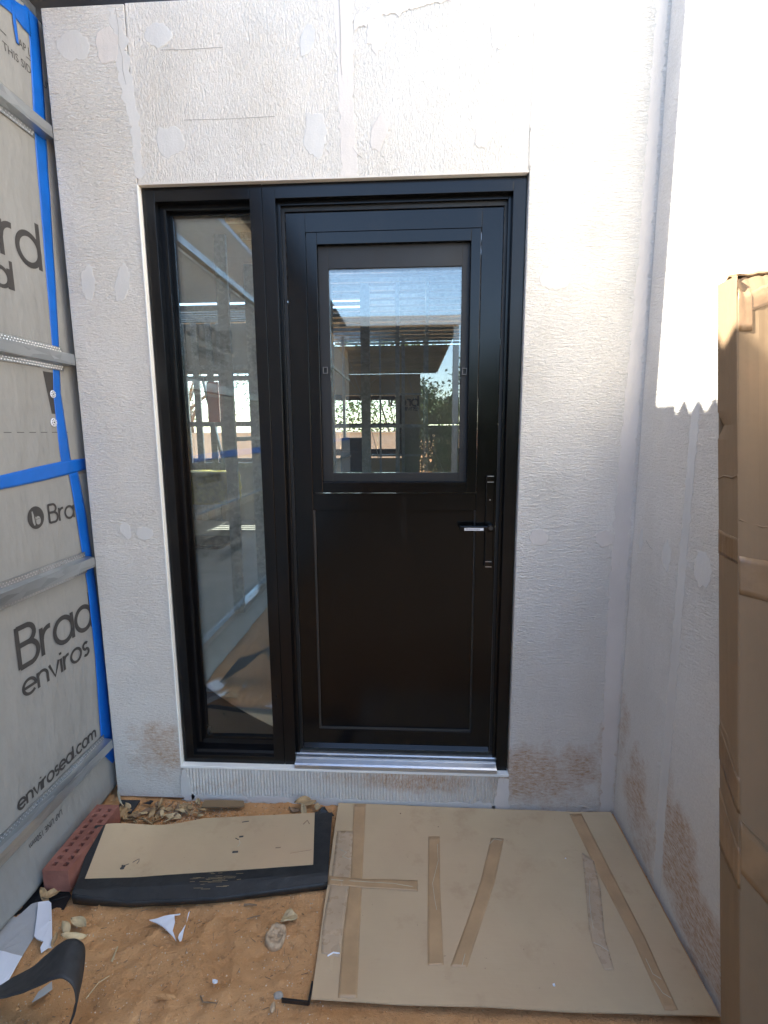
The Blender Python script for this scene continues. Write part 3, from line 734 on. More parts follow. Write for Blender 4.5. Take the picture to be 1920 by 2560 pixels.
# ================================================================== THINGS ON THE GROUND
def quadsheet(corners, z, name, mat, parent=None, nu=40, nv=30, th=.004, warp=None):
    A, B, C_, D = [Vector(c) for c in corners]      # tl tr br bl
    def fn(u, v):
        p = (A*(1-u)+B*u)*(1-v) + (D*(1-u)+C_*u)*v
        return (p.x, p.y, z(p.x, p.y))
    return MB().grid(fn, nu, nv).build(name, mat, parent, solid=th)
# big cardboard sheet
def hb_(x, y):
    e = .013 + .0035*noise.noise(Vector((x*2.2, y*2.6, 1))) + .0015*noise.noise(Vector((x*7, y*7, 2)))
    if y < -.60: e += .012*max(0, noise.noise(Vector((x*2.7, 0, 5)))+.2)*(-.60-y)/.1
    if x < -.22: e += .006*noise.noise(Vector((0, y*9, 5)))
    return e + .006*max(0, (x-.62)/.16)
Ug = lambda px, py, z=.014: U(px, py, 2, z)
def zb(X, Y): return (750+X/1.418, 1900+Y/1.418)
bs = empty('cardboard_sheet', (.25, -.35, .01), 'large brown cardboard sheet with tape strips lying in front of the black door', 'cardboard')
c0, c1, c2, c3 = Ug(846,2008), Ug(1526,2033), Ug(1800,2548), Ug(778,2503)
c1.x = min(c1.x, .776); c2.x = min(c2.x, .776)
bsh = quadsheet((c0, c1, c2, c3), hb_, 'sheet', M['card'], bs, 110, 80, .004)
def Uh(px, py, h, z=.03):
    p = U(px, py, 2, z)
    for _ in range(8): p = U(px, py, 2, h(p.x, p.y))
    return p
def gstrip(pairs, name, mat, parent, hf, lift=.0026, n=14, zref=.014, th=.0005, wob=.0007):
    pr = [(U(*a, 2, zref), U(*b, 2, zref)) for a, b in pairs]
    def fn(u, v):
        t = v*(len(pr)-1); i = min(int(t), len(pr)-2); q = t-i
        L = pr[i][0].lerp(pr[i+1][0], q); R = pr[i][1].lerp(pr[i+1][1], q); p = L.lerp(R, u)
        if v in (0, 1): p += (pr[1][0]-pr[0][0]).normalized()*.003*noise.noise(Vector((u*9, v*5, 3)))
        return (p.x, p.y, hf(p.x, p.y)+lift+wob*noise.noise(Vector((p.x*50, p.y*16, 3))))
    return MB().grid(fn, 6, n*(len(pr)-1)).build(name, mat, parent, smooth=True, solid=th)
Z_ = lambda *P: [(zb(*a), zb(*b)) for a, b in P]
PT, PL = M['ptape'], M['ptape_light']
gstrip(Z_(((190,160),(234,160)),((180,400),(222,400)),((150,640),(211,640)),((135,852),(203,852))), 'tape_strip', PT, bs, hb_)
gstrip(Z_(((132,256),(188,256)),((112,420),(180,410)),((80,590),(152,600)),((76,690),(140,700))), 'tape_strip', PL, bs, hb_, lift=.0032)
gstrip(Z_(((105,412),(97,441)),((230,425),(232,456)),((330,426),(330,461)),((418,430),(418,468))), 'tape_strip', PT, bs, hb_, lift=.0040)
gstrip(Z_(((455,272),(496,272)),((453,440),(497,440)),((452,620),(505,620)),((453,730),(510,728))), 'tape_strip', PT, bs, hb_)
gstrip(Z_(((677,277),(723,280)),((640,430),(690,436)),((590,580),(640,590)),((533,733),(592,738))), 'tape_strip', PT, bs, hb_)
gstrip(Z_(((955,192),(998,192)),((1045,380),(1092,375)),((1180,640),(1222,630)),((1292,897),(1340,897))), 'tape_strip', PT, bs, hb_)
gstrip(Z_(((1000,330),(1042,360)),((1012,460),(1066,460)),((1025,600),(1078,600)),((1035,650),(1085,645)),((1078,748),(1114,748))), 'tape_strip', PL, bs, hb_, lift=.0034)
# pale creases where tape lifts
def crease(pts, hf, parent, zr=.014, r=.0009, mat=None):
    P = []
    for X, Y in pts: p = U(*zb(X, Y), 2, zr); P.append((p.x, p.y, hf(p.x, p.y)+.0042))
    MB().tube(P, r, 5).build('tape_crease', mat or M['creamy'], parent)
for L in ([(487,300),(490,360),(470,440),(478,500),(485,535)], [(110,425),(200,432),(260,436),(330,440),(400,452)], [(1040,650),(1065,662),(1095,682)], [(1225,710),(1250,765),(1280,785)], [(1255,790),(1285,835),(1315,855)], [(1028,430),(1026,500),(1032,560),(1040,600)],[(672,300),(690,282),(715,288)],[(140,320),(165,330),(150,345),(180,355)],[(575,730),(585,690)]):
    crease(L, hb_, bs, r=.0008)
crease([(98,700),(118,685),(140,688)], hb_, bs, r=.002, mat=M['white'])
for X, Y, r in ((940,348,.003),(897,798,.005),(355,190,.003),(489,235,.003)):
    p = U(*zb(X,Y), 2, .016); MB().tube([(p.x,p.y,hb_(p.x,p.y)+.001),(p.x+r,p.y,hb_(p.x,p.y)+.003)], r*.7, 6).build('dirt_speck', M['white'] if r > .0035 or X == 940 else M['leaf3'], bs)

# small cardboard panel with a black tape border, resting against the brick
def hs_(x, y):
    t = min(1, max(0, (-.86-x)/.27)); t = t*t*(3-2*t)
    k = min(1, max(0, (y+.42)/.2))
    e = .034 + t*(.012+.050*k) + .003*noise.noise(Vector((x*3, y*3, 9)))
    ed = (y + .36 + (-.30-x)*.13)      # distance from the front edge
    if ed < .0: e += ed*.32
    return max(e, .012)
zs = lambda X, Y: (X/1.9518, 1900+Y/1.9518)
sb = empty('taped_cardboard_panel', (-.72, -.25, .02), 'small brown cardboard panel edged with black tape, leaning on the red brick', 'cardboard')
pts = [zs(*q) for q in ((465,322),(1622,258),(1598,598),(1050,672),(640,690),(352,655))]
pz = .042
tl, tr, br, bl = Uh(*pts[0],hs_), Uh(*pts[1],hs_), Uh(*pts[2],hs_), Uh(*pts[5],hs_)
mid = [Uh(*pts[3],hs_), Uh(*pts[4],hs_)]
def sfn(u, v):
    top = tl.lerp(tr, u)
    if u < .27: bot = bl.lerp(mid[1], u/.27)
    elif u < .60: bot = mid[1].lerp(mid[0], (u-.27)/.33)
    else: bot = mid[0].lerp(br, (u-.60)/.40)
    p = top.lerp(bot, v)
    return (p.x, p.y, hs_(p.x, p.y))
MB().grid(sfn, 70, 30).build('backing', M['btape'], sb, solid=.006)
inner = [(Uh(*zs(518,318),hs_), Uh(*zs(415,585),hs_)), (Uh(*zs(1000,290),hs_), Uh(*zs(960,556),hs_)), (Uh(*zs(1536,264),hs_), Uh(*zs(1528,516),hs_))]
def ifn(u, v):
    t = u*2; i = min(int(t), 1); q = t-i
    A = inner[i][0].lerp(inner[i+1][0], q); B = inner[i][1].lerp(inner[i+1][1], q); p = A.lerp(B, v)
    return (p.x, p.y, hs_(p.x, p.y)+.0045)
MB().grid(ifn, 60, 20).build('board_face', M['card'], sb, solid=.002)
# the folded-down front lip of the tape
L = []
for i in range(41):
    p = Vector(sfn(i/40, 1)); L.append(p)
m = MB(); vs = []
for i, p in enumerate(L): vs += [p+Vector((0,.001,.0035)), p+Vector((0,-.004,-.006)), Vector((p.x, p.y+.002*noise.noise(Vector((i*.4,0,0))), max(.002, p.z-.034-.004*noise.noise(Vector((i*.3,1,0))))))]
m.add(vs, [(i*3+k, (i+1)*3+k, (i+1)*3+k+1, i*3+k+1) for i in range(40) for k in (0,1)])
m.build('tape_lip', M['btape'], sb, smooth=True, solid=.0008)
# worn scuff, burn holes and squiggles
def mark(pts, r, nm='burn_mark', mat=None):
    P = []
    for X, Y in pts: p = Uh(*zs(X, Y), hs_); P.append((p.x, p.y, hs_(p.x, p.y)+.0056))
    MB().tube(P, r, 6).build(nm, mat or M['print'], sb)
mark([(588,540),(600,532),(610,525)], .004); mark([(598,522),(602,540)], .003); mark([(610,522),(630,514)], .0012); mark([(648,507),(668,495),(680,490),(678,502),(668,514)], .0012)
mark([(1168,382),(1188,380)], .003); mark([(1150,388),(1165,396)], .0015); mark([(1135,457),(1162,455)], .0035); mark([(1168,398),(1172,412),(1160,430)], .0007, 'scratch', M['creamy'])
mark([(1182,310),(1215,305)], .0015); mark([(1480,320),(1500,300),(1510,318)], .0016, 'burn_mark', M['leaf3']); mark([(1345,436),(1370,434)], .0018, 'burn_mark', M['leaf3']); mark([(1415,462),(1460,455),(1520,445)], .0006, 'scratch', M['leaf3'])
sc_ = MB(); random.seed(5)
for i in range(30):
    X = random.gauss(1040, 60); Y = 592 + random.gauss(0, 16) - (X-1040)*.12; p = Uh(*zs(X,Y),hs_)
    zz = hs_(p.x,p.y)+.0042; a = random.uniform(.006,.022); sc_.bar((p.x-a,p.y,zz),(p.x+a,p.y+.002,zz), random.uniform(.0004,.0011), .0006)
tag(sc_.build('tape_scuff', simple('tan_scuff', (.30,.22,.12), .8), sb), kind='stuff')
random.seed(13)

# red brick with two rows of holes
def brick():
    b = empty('hollow_brick', (-1.12, -.305, .0), 'red extruded clay brick with two rows of square holes beside the wrapped wall', 'brick')
    z1 = .088; z0 = .012
    P = [U(103,2176,2,z1), U(171,2178,2,z1), U(294,2012,2,z1), U(248,2010,2,z1)]
    n0, f0 = P[0], P[3]; ln = ((f0+P[2])/2-(n0+P[1])/2); length = .290; ux = ln.normalized(); vx = Vector((ux.y, -ux.x, 0)); wid = .086
    org = (n0+P[1])/2
    cols = []; 
    us = [0, .018]; 
    for i in range(10): us += [.018+.0262*i+.0015, .018+.0262*i+.0165]
    us = sorted(set(us))+[length]
    wv = [-wid/2, -.0265, -.0115, .0115, .0265, wid/2]
    m = MB()
    def W(a, c, z): return org + ux*a + vx*c + Vector((0,0,z-z1))
    hole = lambda i, j: (j in (1, 3)) and i >= 2 and (i % 2 == 0) and i <= 20
    depth = .055
    for i in range(len(us)-1):
        for j in range(len(wv)-1):
            a0, a1, c0_, c1_ = us[i], us[i+1], wv[j], wv[j+1]
            if hole(i, j):
                q = [(a0,c0_),(a1,c0_),(a1,c1_),(a0,c1_)]
                m.add([W(a,c,z1) for a,c in q]+[W(a,c,z1-depth) for a,c in q], [(0,1,5,4),(1,2,6,5),(2,3,7,6),(3,0,4,7),(4,5,6,7)])
            else: m.add([W(a0,c0_,z1),W(a1,c0_,z1),W(a1,c1_,z1),W(a0,c1_,z1)], [(0,1,2,3)])
    q = [(0,-wid/2),(length,-wid/2),(length,wid/2),(0,wid/2)]
    m.add([W(a,c,z1) for a,c in q]+[W(a,c,z0) for a,c in q], [(0,1,5,4),(1,2,6,5),(2,3,7,6),(3,0,4,7),(4,5,6,7)])
    o = m.build('brick_body', M['brick'], b)
    me = o.data; bm = bmesh.new(); bm.from_mesh(me); bmesh.ops.remove_doubles(bm, verts=bm.verts, dist=.0003); bmesh.ops.recalc_face_normals(bm, faces=bm.faces); bm.to_mesh(me); bm.free()
    mod = o.modifiers.new('bevel','BEVEL'); mod.width = .0022; mod.segments = 2; mod.limit_method = 'ANGLE'
brick()

# tall cardboard carton at the right edge
def carton():
    b = empty('tall_cardboard_carton', (.70, -.95, 0), 'tall narrow taped cardboard carton standing against the side wall at right edge', 'carton')
    X0, X1 = .650, .779
    def yn(z): return -.985 + z*.168           # near edge leans back
    def face(u, v):                          # u round the two visible faces, v up
        z = .0 + v*1.765; dep = .062
        bul = .0022*noise.noise(Vector((u*5, z*2.3, 3))) + .0006*noise.noise(Vector((u*22, z*5, 8)))
        if u < .34:
            t = u/.34; y = yn(z)+dep*(1-t); x = X0 + bul*.8
            k = max(0, 1-abs(z-1.47)/.028); x += .006*k*(1-t); y -= .012*k*(1-t)
            return (x, y, z)
        t = (u-.34)/.66; x = X0 + (X1-X0)*t
        y = yn(z) + bul  - .010*math.sin(math.pi*t)
        if v > .975: y += .02*(v-.975)/.025; z += .012*noise.noise(Vector((u*13, 4, 2)))
        return (x, y, z)
    MB().grid(face, 60, 180).build('visible_faces', M['card_box'], b, smooth=False, solid=.0035)
    m = MB(); 
    z1 = 1.765
    m.add([(X0, yn(0)+.062, 0), (X1, yn(0)+.062, 0), (X1, yn(z1)+.062, z1), (X0, yn(z1)+.062, z1)], [(0,1,2,3)])
    m.add([(X1, yn(0), 0), (X1, yn(0)+.062, 0), (X1, yn(z1)+.062, z1), (X1, yn(z1), z1)], [(0,1,2,3)])
    m.build('back_faces', M['card_box'], b, solid=.0035)
    def fl(u, v):
        x = X0+.001+(X1-X0-.002)*u; y = yn(1.765)+.012+.05*v; return (x, y, 1.758+.028*math.sin(math.pi*min(1, v+.25))*(.5+.5*u)+.004*noise.noise(Vector((u*6, v*4, 0))))
    MB().grid(fl, 14, 8).build('top_flap', M['card_box'], b, solid=.0035)
    PT = simple('old_brown_tape', (.23,.135,.065), .36, var=.2, vscale=14, bscale=30, bstr=.5, bdist=.003)
    # tape bands that wrap both faces
    def tband(f0, f1, name='tape_band', mat=PT, u0=0.0, u1=1.0, lift=.0026):
        def fn(u, v):
            uu = u0+(u1-u0)*u; z0_, z1_ = f0(uu), f1(uu); z = z0_+(z1_-z0_)*v
            x, y, zz = face(uu, z/1.765)
            if uu < .34: x -= lift
            else: y -= lift
            return (x, y, zz + .0007*noise.noise(Vector((u*20, v*4, 1))))
        MB().grid(fn, 40, 6).build(name, mat, b, smooth=True, solid=.0005)
    tband(lambda u: 1.205-.02*u, lambda u: 1.255-.02*u, u0=0, u1=.34)
    tband(lambda u: 1.155-.045*u, lambda u: 1.225-.030*u, u0=.342, u1=1)
    tband(lambda u: .78-.10*u*2, lambda u: .85-.10*u*2, u0=0, u1=.34)
    tband(lambda u: .60-.10*u, lambda u: .72-.22*u, u0=0, u1=.34)
    tband(lambda u: .60-.22*(u-.34), lambda u: .70-.22*(u-.34), u0=.342, u1=1)
    tband(lambda u: 1.685+.075*(u-.34), lambda u: 1.725+.075*(u-.34), u0=.342, u1=1)
    tband(lambda u: 1.655, lambda u: 1.735, u0=.342, u1=.46, mat=PT, lift=.0034)
    # crushed fold lines
    def fold(uz, r=.0018, mat='card_box'):
        r *= .8
        P = []
        for u, z in uz:
            x, y, zz = face(u, z/1.765); P.append((x-.001 if u < .34 else x, y-.001, zz))
        MB().tube(P, r, 6).build('crushed_fold', M[mat], b)
    fold([(0,1.36),(.12,1.368),(.25,1.366),(.335,1.372)], .003); fold([(.35,1.285),(.55,1.272),(.8,1.275),(1,1.262)], .003)
    fold([(0,.86),(.15,.84),(.33,.80)], .0022); fold([(.35,.70),(.5,.672),(.7,.645),(1,.61)], .0026)
    fold([(.335,1.74),(.338,1.4),(.336,1.0),(.34,.6),(.338,.2)], .0012)
    fold([(.52,1.68),(.52,1.5),(.525,1.3)], .0014); fold([(.80,1.70),(.80,1.45),(.805,1.28)], .0016)
    for q in ([(.60,1.205),(.75,1.185),(.95,1.17)], [(.36,1.20),(.5,1.178),(.72,1.158),(.95,1.14)], [(.02,.70),(.12,.66),(.25,.63),(.33,.62)], [(.04,.70),(.1,.64),(.2,.60)]): fold(q, .0008, 'creamy')
carton()

# wrap offcut on the ground, white strip, white sheet
zq = lambda X, Y: (X/5.396, 2150+Y/5.396)
def flat(name, poly, z, mat, label, cat, th=.0015, bend=0, sub=3):
    P = [U(*zq(*q), 2, z) for q in poly]
    cx = sum(p.x for p in P)/len(P); cy = sum(p.y for p in P)/len(P)
    bm = bmesh.new(); vv = [bm.verts.new((p.x, p.y, 0)) for p in P]; bm.faces.new(vv); bmesh.ops.triangulate(bm, faces=bm.faces)
    bmesh.ops.subdivide_edges(bm, edges=bm.edges, cuts=sub, use_grid_fill=False); bmesh.ops.subdivide_edges(bm, edges=bm.edges, cuts=2)
    bmesh.ops.remove_doubles(bm, verts=bm.verts, dist=.0004)
    for v in bm.verts: v.co.z = z + bend*noise.noise(Vector((v.co.x*9, v.co.y*9, 4))) + .002*noise.noise(Vector((v.co.x*30, v.co.y*30, 4)))
    me = bpy.data.meshes.new(name); bm.to_mesh(me); bm.free(); me.materials.append(mat)
    o = bpy.data.objects.new(name, me); COL.objects.link(o)
    md = o.modifiers.new('solid','SOLIDIFY'); md.thickness = th; md.offset = 0
    return tag(o, label, cat)
flat('wrap_offcut', [(-400,700),(0,723),(110,738),(215,765),(420,590),(510,560),(500,800),(455,1060),(300,1305),(0,1228),(-400,1150)], .012, M['wrap2'], 'grey building-wrap offcut lying flat below the wrapped wall', 'wrap offcut', bend=.006)
flat('white_sheet', [(-500,1150),(0,1225),(140,1262),(300,1302),(240,1400),(95,1640),(0,1700),(-500,2000)], .018, M['white'], 'white plastic sheet at lower left beside the black roll', 'plastic sheet', bend=.006)
flat('white_strip', [(512,565),(600,552),(655,545),(690,572),(700,800),(708,1190),(650,1190),(555,1255),(545,1190),(590,1110),(500,1080),(462,1040),(490,800),(508,640)], .020, M['white'], 'bent white plastic strip half buried in sand below the brick', 'plastic strip', th=.003, bend=.005)
flat('black_plastic_scrap', [(300,740),(120,735),(330,480),(555,200),(600,380),(700,430),(880,340),(965,500),(800,770),(700,800),(600,560),(420,600),(220,765)], .006, M['black_poly'], 'crumpled black plastic sheeting between brick and wrapped wall', 'plastic sheeting', bend=.014)

# curled black rubber strip
near = [(-300,1935),(0,1862),(230,1810),(430,1738),(600,1660),(720,1612),(830,1592),(930,1635),(1000,1730),(1028,1880),(1010,2050),(960,2180),(905,2330)]
far_ = [(-300,1880),(0,1700),(230,1560),(430,1455),(620,1300),(760,1170),(900,1080),(1010,1068),(1100,1120),(1140,1220),(1120,1500),(1060,1800),(1010,2050)]
yn_, yf_ = -.84, -.745
NP = [U(*zq(*q), 1, yn_) for q in near]; FP = [U(*zq(*q), 1, yf_+ (0 if i < 10 else -.03*(i-9))) for i, q in enumerate(far_)]
def catmull(P, t):
    n = len(P)-1; t = min(t*n, n-1e-6); i = int(t); q = t-i
    a, b, c, d = P[max(i-1,0)], P[i], P[i+1], P[min(i+2,n)]
    return .5*((2*b)+(c-a)*q+(2*a-5*b+4*c-d)*q*q+(3*b-a-3*c+d)*q**3)
def rfn(u, v):
    p = catmull(NP, u).lerp(catmull(FP, u), v); p.z = max(p.z, -.002)
    return tuple(p + Vector((0, 0, .0025*noise.noise(Vector((u*14, v*5, 0))))))
tag(MB().grid(rfn, 70, 10).build('rubber_strip', simple('dusty_black_rubber', (.030,.030,.031), .65, var=.4, vscale=16, bscale=40, bstr=.3, bdist=.002), smooth=True, solid=.004), 'curled dark rubber damp-course strip arching out of the sand at lower left', 'rubber strip')
flat('blue_grey_scrap', [(430,1920),(520,1780),(700,1640),(705,1740),(600,1820)], .010, M['wrap2'], 'small grey scrap lying under the curled rubber strip', 'scrap')

# scraps on the sand
zr_ = lambda X, Y: (350+X/3.318, 2200+Y/3.318)
def scrap(name, poly, z, mat, label, cat, th=.0015, bend=.003, proj=zr_):
    P = [U(*proj(*q), 2, z) for q in poly]
    bm = bmesh.new(); bm.faces.new([bm.verts.new((p.x, p.y, 0)) for p in P]); bmesh.ops.triangulate(bm, faces=bm.faces)
    bmesh.ops.subdivide_edges(bm, edges=bm.edges, cuts=2)
    for v in bm.verts: v.co.z = z + bend*noise.noise(Vector((v.co.x*40, v.co.y*40, 4)))
    me = bpy.data.meshes.new(name); bm.to_mesh(me); bm.free(); me.materials.append(mat)
    o = bpy.data.objects.new(name, me); COL.objects.link(o)
    md = o.modifiers.new('solid','SOLIDIFY'); md.thickness = th; md.offset = 0
    return tag(o, label, cat)
scrap('white_scrap', [(78,335),(150,318),(200,300),(280,288),(335,280),(330,288),(285,292),(290,350),(270,420),(285,460),(300,505),(270,465),(230,425),(175,375),(120,350)], .009, M['white'], 'triangular white plastic scrap lying on bare orange sand', 'plastic scrap', th=.003)
scrap('white_splinter', [(378,370),(362,430),(345,500),(330,510),(315,480),(325,450),(350,420)], .009, M['white'], 'narrow white splinter right of the triangular white scrap', 'plastic scrap', th=.003)
scrap('white_sliver', [(412,260),(405,290),(385,350),(395,300),(400,275)], .009, M['white'], 'thin white sliver standing above the narrow white splinter', 'plastic scrap', th=.003)
scrap('white_pebble', [(600,835),(620,828),(645,838),(640,850),(620,856),(602,850)], .008, M['white'], 'small white pebble on open sand left of the large cardboard', 'pebble', th=.005)
scrap('pale_paper_scrap', [(1170,340),(1190,290),(1220,245),(1250,238),(1268,262),(1305,280),(1305,310),(1250,345),(1195,350)], .016, M['leaf2'], 'crumpled pale paper twist attached beside the mortar lump', 'paper scrap', th=.004, bend=.012)
# mortar ring lump
p0 = U(*zr_(1130,450), 2, .008); m = MB()
def mfn(u, v):
    a = u*2*math.pi; r = .037*(1+.28*noise.noise(Vector((math.cos(a)*1.5, math.sin(a)*1.5, 1)))) * v
    z = gz(p0.x, p0.y)+.004+.008*math.sin(min(1, v*1.05)*math.pi)*.6 + (.006 if .7 < v < .95 else 0) + .005*noise.noise(Vector((math.cos(a)*v*4, math.sin(a)*v*4, 2)))
    if v == 1: z -= .012
    return (p0.x+r*math.cos(a)*.85, p0.y+r*math.sin(a), z)
tag(m.grid(mfn, 40, 12).build('mortar_lump', M['mortar'], smooth=True, solid=.002), 'flat crusty ring of dried mortar on orange sand', 'mortar')
def rock(name, X, Y, r, label, mat='stone', proj=zr_, sq=(1,.7,.5)):
    p = U(*proj(X, Y), 2, .005); bm = bmesh.new(); bmesh.ops.create_icosphere(bm, subdivisions=2, radius=1)
    for v in bm.verts:
        k = 1+.25*noise.noise(v.co*1.4+Vector((X, Y, 0))); v.co = Vector((v.co.x*r*sq[0]*k, v.co.y*r*sq[1]*k, v.co.z*r*sq[2]*k)) + Vector((p.x, p.y, gz(p.x, p.y)+r*sq[2]*.5))
    me = bpy.data.meshes.new(name); bm.to_mesh(me); bm.free(); me.materials.append(M[mat]); o = bpy.data.objects.new(name, me); COL.objects.link(o)
    return tag(o, label, 'stone')
rock('stone', 1148, 938, .014, 'grey wedge-shaped stone near the lower left corner of the large cardboard')
rock('stone', 1100, 1045, .013, 'pale broken stone directly below the grey wedge-shaped stone', 'mortar', sq=(.5,1,.4))
rock('clod', 215, 975, .02, 'long dry clod of sand above the bottom edge of the picture', 'sand', sq=(1.3,.3,.5))
# twigs and black offcut angle
def twig(pts, r, label, mat='leaf3', proj=zr_, name='twig'):
    P = [U(*proj(*q), 2, .010) for q in pts]; P = [(p.x, p.y, max(gz(p.x, p.y)+r*.9, .002)) for p in P]
    tag(MB().tube(P, [r*(1-.5*i/len(P)) for i in range(len(P))], 6).build(name, M[mat]), label, 'twig')
twig([(500,940),(520,990),(580,995),(640,1000)], .0022, 'forked brown twig on sand below the white pebble')
twig([(860,188),(910,182),(968,190)], .0035, 'short dark twig beneath the black-taped cardboard panel')
twig([(888,305),(930,290),(998,275)], .002, 'thin grey twig just below the short dark twig')
twig([(70,1120+40),(120,1085),(165,1050)], .0014, 'thin pale straw near the bottom edge', 'leaf2', proj=lambda X, Y: (170+X/1.6, 1880+Y/1.9))
twig([(545,970),(560,930),(572,900)], .003, 'narrow pale curled bark piece above the rubber strip', 'leaf2', proj=zs)
ang = empty('steel_angle', (-.29, -.68, .01), 'rusty dark angle offcut beside the lower left corner of the large cardboard', 'metal offcut')
a, b, c = [U(*zr_(*q), 2, .006) for q in ((1175,1005),(1400,1030),(1430,860))]
for q in (a, b, c): q.z = .009
MB().bar(a, b, .004, .012).build('leg', M['black_poly'], ang); MB().bar(b, c, .004, .012).build('leg', M['black_poly'], ang)

# thin offcuts at the foot of the wall
zw = lambda X, Y: (260+X/2.592, 1960+Y/2.592)
o = scrap('wood_offcut', [(630,152),(650,108),(760,106),(905,112),(912,140),(890,150),(760,152)], .016, M['card_box'], 'thin brown board offcut lying under the ribbed sill', 'offcut', th=.005, bend=.001, proj=zw)
scrap('dark_slate', [(95,150),(110,105),(235,108),(175,190),(120,180)], .010, M['fascia'], 'dark grey offcut in the corner behind the brick', 'offcut', th=.004, proj=zw)
scrap('black_tag', [(250,125),(300,108),(320,112),(300,130)], .018, M['black_poly'], 'small black tag among the leaves at the wall foot', 'offcut', th=.003, proj=zw)
scrap('foam_scrap', [(85,30),(100,60),(110,110),(130,150),(100,120),(88,70)], .03, M['creamy'], 'cream strip of dried foam at the left foot of the wall', 'foam', th=.006, bend=.01, proj=zw)
scrap('black_film', [(1330,190),(1385,168),(1430,162),(1485,190),(1490,200),(1380,200)], .030, M['black_poly'], 'shiny black film corner beside the black taped edge', 'plastic film', th=.002, bend=.02, proj=zw)

# dry leaves
def leaf_mesh(seed, L, W):
    def fn(u, v):
        y = (v-.5)*L; w = W*math.sin(math.pi*min(1, max(0, v*.96+.02)))**.8*(1-.25*v)
        x = (u-.5)*w
        curl = (abs(u-.5)*2)**1.4*W*.22*(1 if seed % 3 else -.7)
        z = curl + .07*L*math.sin(v*math.pi*1.2+seed) + .004*noise.noise(Vector((u*4, v*7, seed)))
        return (x + .12*L*math.sin(v*2.5+seed)*.6, y, z)
    m = MB().grid(fn, 6, 10); me = bpy.data.meshes.new('dry_leaf'); me.from_pydata(m.v, [], m.f)
    me.polygons.foreach_set('use_smooth', [True]*len(me.polygons)); return me
LM = []
for i in range(9):
    me = leaf_mesh(i, random.uniform(.05,.085), random.uniform(.026,.042)); me.materials.append(M[('leaf','leaf2','leaf','leaf3','leaf2')[i % 5]]); LM.append(me)
def put_leaf(x, y, z, i, rot, label, group=None, sc=1):
    o = bpy.data.objects.new('dry_leaf', LM[i % 9]); COL.objects.link(o)
    o.location = (x, y, z); o.rotation_euler = rot; o.scale = (sc,)*3
    md = o.modifiers.new('solid','SOLIDIFY'); md.thickness = .0007
    return tag(o, label, 'leaf', group)
random.seed(21)
spots_ = []
for k in range(46):
    X = random.uniform(100, 640); Y = random.uniform(115, 245 if X < 450 else 205)
    p = U(*zw(X, Y), 2, .012); p.y = min(p.y, -.022)
    put_leaf(p.x, p.y, gz(p.x, p.y)+.007+random.uniform(0, .018), k, (random.uniform(-.5,.5), random.uniform(-.7,.7), random.uniform(0, 6.28)),
             '%s dry leaf in the litter %s' % (('tan','pale tan','tan','dark brown','pale tan')[(k % 9) % 5], 'close beside the far end of the brick' if X < 260 else ('midway along the left foot of the wall' if X < 450 else 'beside the thin brown board under the sill')), 'leaf litter between brick and ribbed sill', random.uniform(.42, .85))
for k, (X, Y, r) in enumerate(((1235,150,1.3),(1300,165,.4),(1330,130,2.2),(1380,150,.2),(1290,120,1.9))):
    p = U(*zw(X, Y), 2, .014); p.y = min(p.y, -.025)
    put_leaf(p.x, p.y, gz(p.x, p.y)+.014+.004*k, k+3, (random.uniform(-.5,.5), random.uniform(-.6,.6), r), 'curled dry leaf heaped by the wall above the black taped corner', 'leaves heaped between the two cardboards', .85)
for (X, Y, r, lab, s_, i) in ((1060,890,1.2,'pale green curled leaf on sand above the rubber strip',.75,1),(1000,1040,1.9,'long tan leaf lying against the back of the rubber strip',.9,4),(880,960,.9,'tan leaf folded between white strip and rubber strip',.8,6),
        (700,440,2.2,'large pale dry leaf resting against the end of the brick',1.0,2),(600,470,1.0,'second dry leaf tucked below the brick and the wrap',.8,5),(740,1110,0.2,'slender leaf stalk by the lower end of the white strip',.5,7)):
    p = U(*zq(X, Y), 2, .02); put_leaf(p.x, p.y, max(gz(p.x, p.y),0)+.018, i, (.3, -.3, r), lab, None, s_)
p = U(*zw(975, 210), 2, .02); put_leaf(p.x, p.y, gz(p.x,p.y)+.006, 3, (0,.2,1.5), 'flat dry leaf at the upper edge of the black-taped panel', None, .7)

# grit: nobody could count it
random.seed(8); m = MB()
def chip(x, y, r):
    z = gz(x, y)+r*.25; a = random.random()*6.28; v = [(x+r*math.cos(a+k*2.1)*random.uniform(.6,1), y+r*math.sin(a+k*2.1)*random.uniform(.6,1), z-r*.3) for k in range(3)]
    m.add(v+[(x, y, z+r*.45)], [(0,1,3),(1,2,3),(2,0,3)])
for k in range(2600): chip(random.uniform(-1.15,-.2), random.uniform(-.9,-.02), random.choice((.0008,.001,.0013,.0018,.0025,.0035)))
for k in range(900): chip(random.gauss(-.86,.10), random.uniform(-.13,-.01), random.uniform(.0012,.004))
tag(m.build('grit', M['chips']), kind='stuff')
m = MB()
for k in range(700): chip(random.uniform(-1.15,-.2), random.uniform(-.9,-.02), random.choice((.0008,.0012,.002,.003)))
for k in range(400): chip(random.gauss(-.9,.12), random.uniform(-.14,-.01), random.uniform(.0012,.005))
tag(m.build('dark_grit', M['leaf3']), kind='stuff')
m = MB()
for k in range(2600): chip(random.uniform(-1.15,.8), random.uniform(-.95,-.02), random.choice((.002,.003,.004,.005,.008)))
tag(m.build('sand_crumbs', M['sand']), kind='stuff')
m = MB()
for k in range(130):
    x, y = random.uniform(-1.1,-.25), random.uniform(-.85,-.1); a = random.random()*6.28; l = random.uniform(.006,.02)
    m.bar((x, y, gz(x, y)+.002), (x+l*math.cos(a), y+l*math.sin(a), gz(x+l*math.cos(a), y+l*math.sin(a))+.003), .0011)
